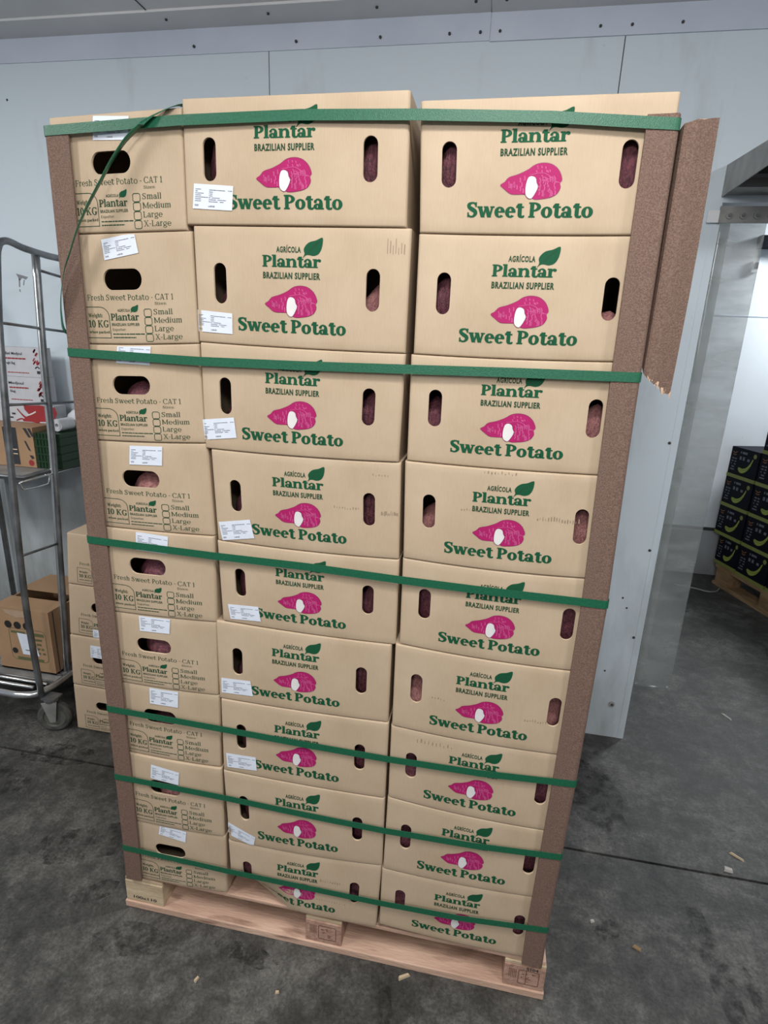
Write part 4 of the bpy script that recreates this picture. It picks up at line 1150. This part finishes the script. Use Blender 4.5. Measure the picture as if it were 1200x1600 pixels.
# loose strap end curling down over the top left box
lp = [(0.262, 0.16, 1.9085), (0.272, 0.07, 1.9085), (0.276, 0.012, 1.9075), (0.2356, -0.0120, 1.8850), (0.2071, -0.0180, 1.8645), (0.1832, -0.0220, 1.8443), (0.1579, -0.0260, 1.8139), (0.1305, -0.0290, 1.7762), (0.1008, -0.0300, 1.7368), (0.0764, -0.0300, 1.6996), (0.0552, -0.0280, 1.6618), (0.0382, -0.0250, 1.6341), (0.0263, -0.0220, 1.6059), (0.0163, -0.0180, 1.5770), (0.0089, -0.0120, 1.5489), (0.0040, -0.0030, 1.5249), (0.006, 0.012, 1.515), (0.004, 0.06, 1.508)]
P3 = [Vector(p) for p in lp]; C = []
Q = [2 * P3[0] - P3[1]] + P3 + [2 * P3[-1] - P3[-2]]
for i in range(1, len(Q) - 2):
    for k in range(5):
        t = k / 5; a, b, c, d = Q[i - 1:i + 3]
        C.append(0.5 * ((2 * b) + (c - a) * t + (2 * a - 5 * b + 4 * c - d) * t * t + (3 * b - a - 3 * c + d) * t ** 3))
C.append(P3[-1])
mb = MB(); vs = []
for i, p in enumerate(C):
    t = (C[min(i + 1, len(C) - 1)] - C[max(i - 1, 0)]).normalized()
    s_ = i / (len(C) - 1)
    wv = Vector((0.75, -0.60, 0.25)) if s_ > 0.15 else Vector((0.9, -0.1, 0.4))
    wv = Vector((0.30 + 0.5 * s_, -0.9 + 0.3 * s_, 0.25)) if s_ > 0.22 else Vector((0.9, -0.3, 0.1))
    wv = (wv - t * wv.dot(t)).normalized(); nn = t.cross(wv).normalized()
    for q, e in ((0.0075, -1), (0.0075, 1), (-0.0075, 1), (-0.0075, -1)): vs.append(p + wv * q + nn * 0.00045 * e)
fs = []
for i in range(len(C) - 1):
    for e in range(4): g = (e + 1) % 4; fs.append((i * 4 + e, i * 4 + g, i * 4 + 4 + g, i * 4 + 4 + e))
fs.append((0, 1, 2, 3)); fs.append(tuple(4 * (len(C) - 1) + e for e in range(4)))
mb.add(vs, fs, STRAP, True)
o = mb.build('green_strap', loc=tuple(C[0])); fix_normals(o)
tag(o, 'loose green strap end curling down across the top left box', 'strap', 'green straps around the stack')

# ------------------------------------------------------------------ boxes behind, left
BG = [(-0.585, -0.606, 0.830, 0.634), (-0.607, -0.627, 0.630, 0.425), (-0.628, -0.642, 0.420, 0.207), (-0.643, -0.650, 0.202, 0.003)]
BL = ['topmost of the four kraft boxes between cage trolley and strapped stack', 'second from top of the kraft boxes between cage trolley and stack', 'third from top of the kraft boxes between cage trolley and stack', 'bottom box of the four between cage trolley and strapped stack']
BQ = [None, ((0.135, 0.13), (0.33, 0.13), (0.33, -0.02), (0.135, -0.02)), ((0.22, 0.93), (0.42, 0.93), (0.42, 0.72), (0.22, 0.72)), None]
for i, (xt, xb, zt, zb) in enumerate(BG):
    wd = 0.30
    c = (xt, zt, xt + wd, zt - 0.002, xb, zb, xb + wd, zb - 0.002 if i < 3 else zb)
    y0 = 0.622 + 0.002 * (i % 2)
    loc = ((xb + xb + wd) / 2, y0 + 0.2, zb)
    mb, fm = carton('S', c, y0, 0.40, 0.002, 0.001, 0.001 if i < 3 else 0.0)
    o = mb.build('cardboard_box', loc=loc)
    tag(o, BL[i], 'box', 'kraft boxes stacked behind')
    if i in (1, 2):
        q = [(0.33, 0.16), (0.60, 0.16), (0.60, -0.02), (0.33, -0.02)] if i == 1 else [(0.29, 0.86), (0.53, 0.86), (0.53, 0.62), (0.29, 0.62)]
        q = [(fm(*p).x, fm(*p).z) for p in q]
        sticker(q, fm, 60 + i, o, loc)

# ------------------------------------------------------------------ roll cage trolley
cage = empty('cage_trolley', (-0.98, 0.80, 0)); tag(cage, 'worn steel roll cage trolley loaded with boxes against the left wall', 'trolley')
def cg(mb, name, label=None, parent=None):
    o = mb.build(name, parent or cage); o.location = -Vector(cage.location)
    if label: o['label'] = label
    return o
def curve3(pts, n=5):
    P3 = [Vector(p) for p in pts]; C = []
    Q = [2 * P3[0] - P3[1]] + P3 + [2 * P3[-1] - P3[-2]]
    for i in range(1, len(Q) - 2):
        for k in range(n):
            t = k / n; a, b, c, d = Q[i - 1:i + 3]
            C.append(0.5 * ((2 * b) + (c - a) * t + (2 * a - 5 * b + 4 * c - d) * t * t + (3 * b - a - 3 * c + d) * t ** 3))
    C.append(P3[-1]); return C
mb = MB(); mb.tube(curve3([(-0.762, 0.592, 0.150), (-0.760, 0.583, 0.56), (-0.760, 0.612, 1.08), (-0.760, 0.645, 1.48), (-0.760, 0.672, 1.68), (-0.760, 0.690, 1.765), (-0.760, 0.728, 1.790), (-0.760, 0.80, 1.778), (-0.760, 0.90, 1.769), (-0.760, 0.985, 1.764), (-0.760, 1.02, 1.74), (-0.760, 1.035, 1.60), (-0.760, 1.035, 0.16)]), 0.0115, STEEL, 12); cg(mb, 'side_frame')
mb = MB(); mb.tube(curve3([(-0.760, 0.742, 0.160), (-0.760, 0.790, 0.75), (-0.760, 0.820, 1.09), (-0.760, 0.832, 1.41), (-0.760, 0.857, 1.765)]), 0.0085, STEEL, 10); cg(mb, 'upright')
mb = MB(); mb.tube(curve3([(-0.778, 0.742, 0.160), (-0.778, 0.793, 0.75), (-0.778, 0.823, 1.09), (-0.778, 0.835, 1.41), (-0.778, 0.860, 1.765)]), 0.0065, CHROME, 10); cg(mb, 'upright')
for (ya_, yb_, z0, z1) in ((0.655, 1.035, 1.533, 1.503), (0.635, 1.035, 1.265, 1.240), (0.600, 0.795, 0.728, 0.712), (0.855, 1.035, 1.717, 1.698)):
    mb = MB(); mb.tube([(-0.768, ya_, z0), (-0.768, yb_, z1)], 0.0048, STEEL, 8); cg(mb, 'rung')
mb = MB(); mb.tube(curve3([(-1.25, 0.575, 0.165), (-0.90, 0.560, 0.165), (-0.83, 0.562, 0.165), (-0.785, 0.580, 0.163), (-0.763, 0.62, 0.162), (-0.752, 0.70, 0.162), (-0.752, 1.04, 0.162)]), 0.0125, CHROME, 12)
mb.tube([(-1.25, 0.600, 0.178), (-0.80, 0.600, 0.178)], 0.007, CHROME, 8); mb.tube([(-1.25, 0.640, 0.172), (-0.775, 0.640, 0.172)], 0.006, CHROME, 8); cg(mb, 'base_frame')
mb = MB()
for k in range(8): mb.tube([(-1.25, 0.66 + 0.05 * k, 0.170), (-0.765, 0.66 + 0.05 * k, 0.170)], 0.0035, STEEL, 6)
mb.box(-1.25, -0.765, 0.66, 1.03, 0.160, 0.166, GALV)
cg(mb, 'base_tray')
mb = MB(); mb.tube([(-1.26, 1.035, 0.16), (-1.26, 1.035, 1.76)], 0.0115, STEEL); mb.tube([(-1.26, 0.60, 0.16), (-1.26, 0.64, 1.76)], 0.0115, STEEL); mb.tube([(-1.26, 0.64, 1.76), (-1.26, 1.035, 1.76)], 0.0115, STEEL); cg(mb, 'side_frame')
mb = MB()                                                        # hinged shelf
mb.box(-1.25, -0.785, 0.69, 1.03, 0.985, 0.995, GALV)
mb.tube([(-1.25, 0.680, 1.0), (-0.785, 0.680, 1.0), (-0.785, 1.03, 1.0)], 0.008, STEEL, 8)
cg(mb, 'shelf')
mb = MB(); mb.tube(curve3([(-0.772, 0.648, 0.990), (-0.770, 0.655, 0.968), (-0.770, 0.675, 0.960), (-0.770, 0.765, 0.956), (-0.770, 0.783, 0.965), (-0.770, 0.788, 0.985), (-0.772, 0.770, 0.992)]), 0.0036, CHROME, 8)
mb.tube([(-0.772, 0.65, 0.990), (-0.772, 1.03, 0.985)], 0.0036, CHROME, 8); cg(mb, 'shelf_hinge', 'bright wire hinge loop')
for (cx, cy, show) in ((-0.728, 0.600, True), (-1.24, 0.60, False), (-0.80, 1.0, False), (-1.24, 1.0, False)):
    cs = MB()
    cs.box(cx - 0.028, cx + 0.028, cy - 0.022, cy + 0.028, 0.142, 0.149, STEEL)
    cs.disc((cx, cy, 0.138), (0, 0, 1), 0, 0.027, 0.008, STEEL, 24)
    ax = Vector((0.35, -0.94, 0)).normalized(); sd = Vector((0.94, 0.35, 0))
    for e in (-1, 1):
        p = Vector((cx, cy, 0)) + ax * 0.021 * e
        q = [p + sd * -0.030 + Vector((0, 0, 0.136)), p + sd * 0.026 + Vector((0, 0, 0.136)), p + sd * 0.014 + Vector((0, 0, 0.048)), p + sd * -0.006 + Vector((0, 0, 0.048))]
        cs.add([*q, *[v + ax * 0.003 * e for v in q]], [(0, 1, 2, 3), (7, 6, 5, 4), (0, 4, 5, 1), (1, 5, 6, 2), (2, 6, 7, 3), (3, 7, 4, 0)], GALV)
    c0 = cg(cs, 'castor')
    wh = MB(); wc = Vector((cx, cy, 0.0625)) + sd * 0.006
    wx_ = ax.orthogonal().normalized(); wy_ = ax.cross(wx_); nseg = 40
    prof = [(0, -.021), (.011, -.021), (.011, -.009), (.038, -.009), (.041, -.015), (.056, -.015), (.0625, -.009), (.0625, .009), (.056, .015), (.041, .015), (.038, .009), (.011, .009), (.011, .021), (0, .021)]
    pm = [STEEL, STEEL, HUB, HUB, RUBBER, RUBBER, RUBBER, RUBBER, RUBBER, HUB, HUB, STEEL, STEEL]
    for e_, ((ra, ha), (rb, hb)) in enumerate(zip(prof, prof[1:])):
        for q_ in range(nseg):
            t0, t1 = 2 * PI * q_ / nseg, 2 * PI * (q_ + 1) / nseg
            d0, d1 = wx_ * math.cos(t0) + wy_ * math.sin(t0), wx_ * math.cos(t1) + wy_ * math.sin(t1)
            wh.add([wc + d0 * ra + ax * ha, wc + d1 * ra + ax * ha, wc + d1 * rb + ax * hb, wc + d0 * rb + ax * hb], [(0, 1, 2, 3)], pm[e_])
    ww = wh.build('wheel', c0); bm = bmesh.new(); bm.from_mesh(ww.data); bmesh.ops.remove_doubles(bm, verts=bm.verts[:], dist=1e-5); bmesh.ops.recalc_face_normals(bm, faces=bm.faces[:]); bm.to_mesh(ww.data); bm.free(); ww['label'] = 'grey rubber wheel'
# goods in the cage
def crate_box(name, x0, x1, y0, y1, z0, z1, m, label, cat, extra=None, group=None, rz=0.0, bv=0.003):
    mb = MB(); cx, cy = (x0 + x1) / 2, (y0 + y1) / 2
    mb.box(x0, x1, y0, y1, z0, z1, m)
    if extra: extra(mb)
    o = mb.build(name, loc=(cx, cy, z0)); tag(o, label, cat, group); return o
def on_front(mb, polys, y, mt):
    for p in polys: mb.add([(x, y, z) for x, z in p], [tuple(range(len(p)))], mt)

# brown fruit box with open slot in the lid
mb = MB()
bx0, bx1, by0, by1, bz0, bz1 = -1.035, -0.782, 0.700, 1.020, 0.175, 0.446
V8 = lambda x0, x1, y0, y1, z0, z1, m: mb.box(x0, x1, y0, y1, z0, z1, m)
V8(bx0, bx1, by0, by0 + 0.006, bz0, bz1, CBG); V8(bx0, bx1, by1 - 0.006, by1, bz0, bz1, CBG)
V8(bx0, bx0 + 0.006, by0 + .006, by1 - .006, bz0, bz1, CBG); V8(bx1 - 0.006, bx1, by0 + .006, by1 - .006, bz0, bz1, CBG)
V8(bx0, bx1, by0, by1, bz0, bz0 + 0.005, CBG)
V8(bx1 + 0.0002, bx1 + 0.002, by0 + 0.020, by0 + 0.024, bz0, bz1, GAP)
hol = flat('dark hole', (0.012, 0.010, 0.009), 0.9)
dk = flat('olive print', (0.10, 0.11, 0.045), 0.7)
for hx in (-0.972, -0.930, -0.888): on_front(mb, [[(hx + 0.0165 * math.cos(a * PI / 10), 0.378 + 0.0165 * math.sin(a * PI / 10)) for a in range(20)]], by0 - 0.0008, hol)
on_front(mb, [[(-0.957 + 0.013 * math.cos(a * PI / 10), 0.262 + 0.013 * math.sin(a * PI / 10)) for a in range(20)]], by0 - 0.0008, hol)
on_front(mb, rrect_line(-0.975, 0.222, -0.806, 0.365, 0.02, 0.02, 0.0022, 0.0022), by0 - 0.0006, dk)
on_front(mb, rect(-0.95, 0.224, -0.83, 0.236) + rect(-0.965, 0.342, -0.90, 0.352), by0 - 0.0007, dk)
for k, (a, b_) in enumerate(((-0.865, -0.815), (-0.862, -0.826), (-0.860, -0.830), (-0.858, -0.822), (-0.856, -0.818))):
    on_front(mb, tiny_lines(a, b_, 0.338 - 0.020 * k, 0.009 if k else 0.014, k), by0 - 0.0009, dk)
bb = mb.build('fruit_box', loc=((bx0 + bx1) / 2, (by0 + by1) / 2, bz0)); tag(bb, 'brown fruit box with round holes and white label on trolley base', 'box')
def bbc(mb, name, label):
    o = mb.build(name, bb); o.location = -Vector(bb.location); o['label'] = label; return o
mb = MB(); mb.box(bx0, bx1, by0, by0 + 0.10, bz1, bz1 + 0.005, CBG); bbc(mb, 'lid_flap', 'front lid flap')
mb = MB(); vs = [(bx0, by1 - 0.17, bz1 + 0.012), (bx1, by1 - 0.17, bz1 + 0.012), (bx1, by1, bz1 + 0.004), (bx0, by1, bz1 + 0.004)]
mb.add(vs + [(x, y, z + 0.005) for x, y, z in vs], [(0, 3, 2, 1), (4, 5, 6, 7), (0, 1, 5, 4), (1, 2, 6, 5), (2, 3, 7, 6), (3, 0, 4, 7)], CBG); bbc(mb, 'lid_flap', 'raised back lid flap')
mb = MB()
lq = [(-0.936, 0.345), (-0.866, 0.342), (-0.846, 0.250), (-0.922, 0.250)]
on_front(mb, [lq], by0 - 0.0014, PAPER)
on_front(mb, tiny_lines(-0.915, -0.885, 0.268, 0.005, 2) + stroke([(-0.872, 0.268, 0.002), (-0.862, 0.282, 0.002), (-0.856, 0.276, 0.002)], 3), by0 - 0.0018, GREYINK)
bbc(mb, 'label', 'white paper label')
mb = MB(); on_front(mb, [[(-0.985, bz1 - 0.002), (-0.86, bz1 - 0.002), (-0.88, bz1 - 0.028), (-0.93, bz1 - 0.034), (-0.975, bz1 - 0.018)]], by0 - 0.0012, flat('clear tape', (0.40, 0.29, 0.20), 0.12)); bbc(mb, 'tape', 'shiny strip of packing tape')

wy = 0.955
def white_extra(z0, z1, lines):
    def f(mb):
        h = z1 - z0; y = wy - 0.0008
        for txt, x0, x1, vz, cap, mt in lines: on_front(mb, fit(sans(txt, 0.012), x0, x1, z0 + h * vz, cap) if txt else tiny_lines(x0, x1, z0 + h * vz, cap, int(vz * 100), 1), y, mt)
        random.seed(int(z0 * 1000))
        for k in range(12):                                      # red leaf sprigs on the right edge
            cx = -0.9067 + random.uniform(-.010, .012); cz = z0 + h * random.uniform(0.40, 0.92)
            on_front(mb, stroke([(cx - .004, cz - .006, .0008), (cx, cz, .004), (cx + .005, cz + .006, .0008)], 2), y, REDINK)
        on_front(mb, stroke([(-0.9141, z0 + h * .30, .002), (-0.9036, z0 + h * .36, .005), (-0.8941, z0 + h * .30, .002)], 3) + rect(-0.9078, z0 + h * .12, -0.893, z0 + h * .22), y, BLACKINK)
    return f
crate_box('food_box', -1.19, -0.882, wy, 1.008, 1.332, 1.444, WCARD, 'upper of two white food boxes on the trolley shelf', 'box', white_extra(1.332, 1.444, [('dled Medjoul', -1.0439, -0.9648, 0.74, 0.011, BLACKINK), ('', -1.0428, -0.9521, 0.59, 0.0055, REDINK), ('ngle Bag', -1.0407, -1.0017, 0.42, 0.010, BLACKINK), ('', -1.0407, -0.9437, 0.12, 0.0035, REDINK)]), 'white food boxes')
crate_box('food_box', -1.195, -0.879, wy, 1.008, 1.225, 1.331, WCARD, 'lower of two white food boxes, above the red printed one', 'box', white_extra(1.225, 1.331, [('Medjoul', -1.0439, -0.9753, 0.72, 0.011, BLACKINK), ('', -1.0428, -0.9563, 0.57, 0.0055, REDINK), ('Bag', -1.0407, -1.0175, 0.42, 0.010, BLACKINK), ('', -1.0407, -0.9437, 0.14, 0.0035, REDINK)]), 'white food boxes')
def red_extra(mb):
    y = wy - 0.011
    on_front(mb, tess(smooth_loop([(-0.9806, 1.2198), (-0.9626, 1.1871), (-0.9806, 1.1713), (-0.9911, 1.1565), (-0.8909, 1.1607), (-0.8466, 1.1713), (-0.8403, 1.2198)], 2)), y, REDINK)
    on_front(mb, stroke([(-1.0122, 1.205, .001), (-0.9859, 1.1776, .008), (-0.9563, 1.1628, .010), (-0.9173, 1.1565, .006)], 4) + stroke([(-1.0228, 1.1586, .002), (-0.9964, 1.1671, .005), (-0.9753, 1.1586, .003)], 3), y - 0.0003, REDINK)
    on_front(mb, stroke([(-0.969, 1.1818, .001), (-0.9489, 1.1882, .004), (-0.9278, 1.1987, .001)], 3), y - 0.0006, WINK)
    on_front(mb, tiny_lines(-1.065, -1.0228, 1.1818, 0.007, 5) + tiny_lines(-1.065, -1.0333, 1.1671, 0.006, 6), y, BLACKINK)
crate_box('food_box', -1.20, -0.846, wy - 0.010, 1.012, 1.154, 1.224, WCARD, 'white box with red leaf print below the two plain white ones', 'box', red_extra, 'white food boxes')
def kraft_extra(mb):
    y = 0.8390
    sv = [[(-0.905, 1.150), (-0.890, 1.150), (-0.872, 1.115), (-0.884, 1.115)], [(-0.885, 1.150), (-0.872, 1.150), (-0.858, 1.118), (-0.868, 1.118)], [(-0.905, 1.10), (-0.897, 1.10), (-0.880, 1.060), (-0.890, 1.065)], [(-0.890, 1.045), (-0.875, 1.045), (-0.868, 1.035), (-0.880, 1.030)]]
    on_front(mb, sv + rect(-0.995, 1.005, -0.935, 1.150), y, BLACKINK)
    on_front(mb, rect(-0.985, 1.045, -0.94, 1.049) + rect(-0.985, 1.062, -0.94, 1.066), y - 0.0004, CBE)
    on_front(mb, dot(-0.885, 1.015, 0.012), y, REDINK)
crate_box('food_box', -1.20, -0.864, 0.840, 1.045, 0.997, 1.153, CBG, 'kraft food box with black print on the trolley shelf, under white boxes', 'box', kraft_extra, None)
mb = MB()                                                        # ribbed green plastic crate
gx0, gx1, gy0, gy1, gz0, gz1 = -0.861, -0.752, 0.844, 1.02, 0.998, 1.138
mb.box(gx0, gx1, gy0, gy1, gz0, gz1 - 0.004, CRATEG)
for z in (1.02, 1.05, 1.08, 1.11): mb.box(gx0 - 0.001, gx1 + 0.004, gy0 - 0.004, gy1, z, z + 0.006, CRATEG)
for k in range(4): mb.box(gx0 + 0.008 + 0.014 * k, gx0 + 0.012 + 0.014 * k, gy0 - 0.003, gy0, gz0, gz1 - 0.004, CRATEG)
o = mb.build('plastic_crate', loc=((gx0 + gx1) / 2, 0.94, gz0)); tag(o, 'dark green ribbed crate beside the kraft food box on trolley shelf', 'crate')
mb = MB(); mb.disc((-0.790, 0.920, 1.1615), (0, 1, 0), 0.007, 0.0235, 0.075, WROLL, 28)
o = mb.build('paper_roll', loc=(-0.790, 0.920, 1.138)); fix_normals(o); tag(o, 'small white paper roll lying on the green crate in the trolley', 'paper roll')
mb = MB(); random.seed(21); vs = []; n_, m_ = 18, 10
for i in range(m_ + 1):
    for j in range(n_):
        t = PI * i / m_; a = 2 * PI * j / n_; q = 1 + 0.16 * math.sin(3 * a + 2 * t) + 0.10 * math.sin(7 * a - 5 * t) + random.uniform(-.05, .05)
        vs.append((-0.786 + 0.034 * q * math.sin(t) * math.cos(a), 0.992 + 0.022 * q * math.sin(t) * math.sin(a), 1.138 + max(0.0, 0.034 - 0.036 * math.cos(t) * (1 + 0.1 * math.sin(5 * a)))))
mb.add(vs, [(i * n_ + j, i * n_ + (j + 1) % n_, (i + 1) * n_ + (j + 1) % n_, (i + 1) * n_ + j) for i in range(m_) for j in range(n_)], WROLL, True)
o = mb.build('plastic_bag', loc=(-0.786, 0.992, 1.138)); tag(o, 'crumpled white bag behind the paper roll on the green crate', 'bag')
# ------------------------------------------------------------------ banana boxes in the far room
dS = Vector((0.297, -0.955, 0)).normalized(); dN = Vector((0.955, 0.297, 0)).normalized(); O = Vector((2.464, 2.958, 0))
rzb = math.atan2(dS.y, dS.x)
def banana_box(s0, n0, z0, wd, dp, hh, label):
    t = empty('banana_box', O + dS * (s0 + wd / 2) + dN * (n0 + dp / 2) + Vector((0, 0, z0)), rzb); tag(t, label, 'box', 'banana boxes on the far pallet')
    mb = MB(); x0, x1 = -wd / 2 + .002, wd / 2 - .002; y0, y1 = -dp / 2, dp / 2; rim = 0.022
    mb.box(x0, x1, y0, y1, 0.0, hh - 0.002, DARKB)
    yf = y0 - 0.0010; H = hh
    b = [(0.10, 0.30), (0.22, 0.22), (0.40, 0.22), (0.60, 0.32), (0.74, 0.48), (0.84, 0.70), (0.80, 0.72), (0.70, 0.56), (0.54, 0.42), (0.34, 0.36), (0.12, 0.37)]
    b = [(0.30 + 0.62 * u, v) for u, v in b]
    P = lambda u, v: (x0 + u * (x1 - x0), v * H)
    on_front(mb, tess(smooth_loop([P(*p) for p in b], 3)), yf, LIME)
    on_front(mb, stroke([(*P(.40, .31), .001), (*P(.62, .33), .003), (*P(.78, .52), .001)], 3), yf - .0004, OLIVE)
    on_front(mb, [[P(0.86 + 0.055 * math.cos(a * PI / 8), 0.83 + 0.075 * math.sin(a * PI / 8)) for a in range(16)]], yf, OLIVE)
    on_front(mb, rect(*P(0.62, 0.62), *P(0.70, 0.70)), yf, GREYINK)
    on_front(mb, stroke([(*P(.06, .84), .002), (*P(.13, .80), .005), (*P(.22, .85), .002)], 3) + stroke([(*P(.08, .76), .002), (*P(.14, .73), .004), (*P(.20, .76), .002)], 3), yf, flat('dull orange print', (0.25, 0.11, 0.03), 0.6) if 'dull orange print' not in bpy.data.materials else bpy.data.materials['dull orange print'])
    dg = GREYINK
    for k in range(5): on_front(mb, tiny_lines(*[P(q, 0)[0] for q in (.07, .24)], P(0, .60 - .09 * k)[1], 0.008, k + 3), yf, dg)
    on_front(mb, tiny_lines(P(.34, 0)[0], P(.58, 0)[0], P(0, .82)[1], 0.014, 9) + tiny_lines(P(.34, 0)[0], P(.55, 0)[0], P(0, .62)[1], 0.022, 10), yf, dg)
    body = mb.build('body', t)
    r = MB(); r.box(x0 - .001, x1 + .001, y0 - 0.003, y1 + 0.003, 0.0, rim, OLIVE); r.build('rim', t)['label'] = 'olive green lower rim'
    return t
BW, BD, BH, PZ = 0.252, 0.22, 0.200, 0.145
colw = ['nearest the far wall', 'second column from the far wall', 'third column from the far wall', 'column nearest the doorway']
bo = ['bottom banana box', 'second banana box up', 'third banana box up', 'fourth banana box up', 'fifth banana box up']
for cidx in range(4):
    for k in range(4 if cidx == 0 else 5):
        s0 = -0.10 + cidx * 0.265 + (0.045 if (cidx == 0 and k == 0) else 0)
        banana_box(s0, 0.0 if not (cidx == 0 and k == 0) else 0.01, PZ + k * BH, BW - (0.045 if cidx == 0 and k == 0 else 0), BD, BH, 'dark %s, %s' % (bo[k], colw[cidx] if cidx else 'stack nearest the far wall'))
bp = empty('pallet', O + dS * 0.45 + dN * 0.2, rzb); tag(bp, 'brown wooden pallet under the dark banana boxes in the far room', 'pallet')
BPW = noise_mat('old brown pallet wood', (0.20, 0.12, 0.055), (0.34, 0.22, 0.11), scale=9, detail=8, rough=0.8, bump=0.2, stretch=(0.6, 3, 3))
for x in (-0.455, -0.05, 0.36):
    for y in (-0.195, 0.10):
        mb = MB(); mb.box(x, x + 0.12, y, y + 0.10, 0.022, 0.122, BPW); mb.build('block', bp)
for y in (-0.20, 0.10):
    mb = MB(); mb.box(-0.47, 0.50, y, y + 0.11, 0, 0.022, BPW); mb.build('bottom_board', bp)
for k in range(3):
    mb = MB(); mb.box(-0.47, 0.50, -0.20 + k * 0.15, -0.09 + k * 0.15, 0.122, 0.144, BPW); mb.build('top_board', bp)

mb = MB(); mb.tube(curve3([(2.18, 2.86, 0.004), (2.30, 2.825, 0.004), (2.37, 2.79, 0.004), (2.43, 2.81, 0.004), (2.470, 2.868, 0.004)]), 0.005, GALV, 8)
o = mb.build('loose_cord', loc=(2.30, 2.825, 0)); tag(o, 'thin pale cord lying on the far floor by the banana pallet', 'cord')

# ------------------------------------------------------------------ scraps on the floor
CHIPW = flat('dirty white scrap', (0.42, 0.40, 0.36), 0.8)
def chip(x, y, l, wd, h, rz, m, label):
    mb = MB(); random.seed(int(x * 1000) % 97)
    vs = []
    for sx, sy in ((-1, -1), (1, -0.7), (0.9, 0.8), (-0.8, 1)): vs.append((sx * l / 2 * random.uniform(.8, 1), sy * wd / 2 * random.uniform(.7, 1), 0))
    mb.add(vs + [(a * .85, b * .8, h) for a, b, _ in vs], [(3, 2, 1, 0), (4, 5, 6, 7), (0, 1, 5, 4), (1, 2, 6, 5), (2, 3, 7, 6), (3, 0, 4, 7)], m)
    o = mb.build('wood_chip'); o.location = (x, y, 0); o.rotation_euler = (0, 0, rz); tag(o, label, 'wood chip', 'scraps on the floor')
chip(0.767, -0.020, 0.034, 0.010, 0.006, 0.55, WOODP, 'pale wood splinter on the floor in front of the pallet')
chip(1.700, 0.500, 0.030, 0.018, 0.008, -0.2, CHIPW, 'white scrap lying on the floor joint right of the stack')
chip(1.745, 0.560, 0.050, 0.008, 0.005, -0.7, WOODP, 'thin wood splinter just behind the white scrap on the floor joint')
chip(1.987, 1.344, 0.060, 0.010, 0.004, -1.05, CHIPW, 'white sliver on the floor in front of the doorway')
chip(0.267, -0.135, 0.016, 0.009, 0.005, 1.2, WOODP, 'small pale chip on the floor below the pallet, left of centre')
chip(0.471, -0.120, 0.012, 0.008, 0.004, 0.3, WOODP, 'tiny pale chip on the floor in front of pallet middle block')
chip(1.258, 0.236, 0.014, 0.010, 0.005, 0.4, CHIPW, 'tiny white chip on the floor right of the pallet corner')
chip(1.365, 0.185, 0.026, 0.014, 0.004, -0.5, BPW, 'brown bark scrap on the floor right of the pallet')
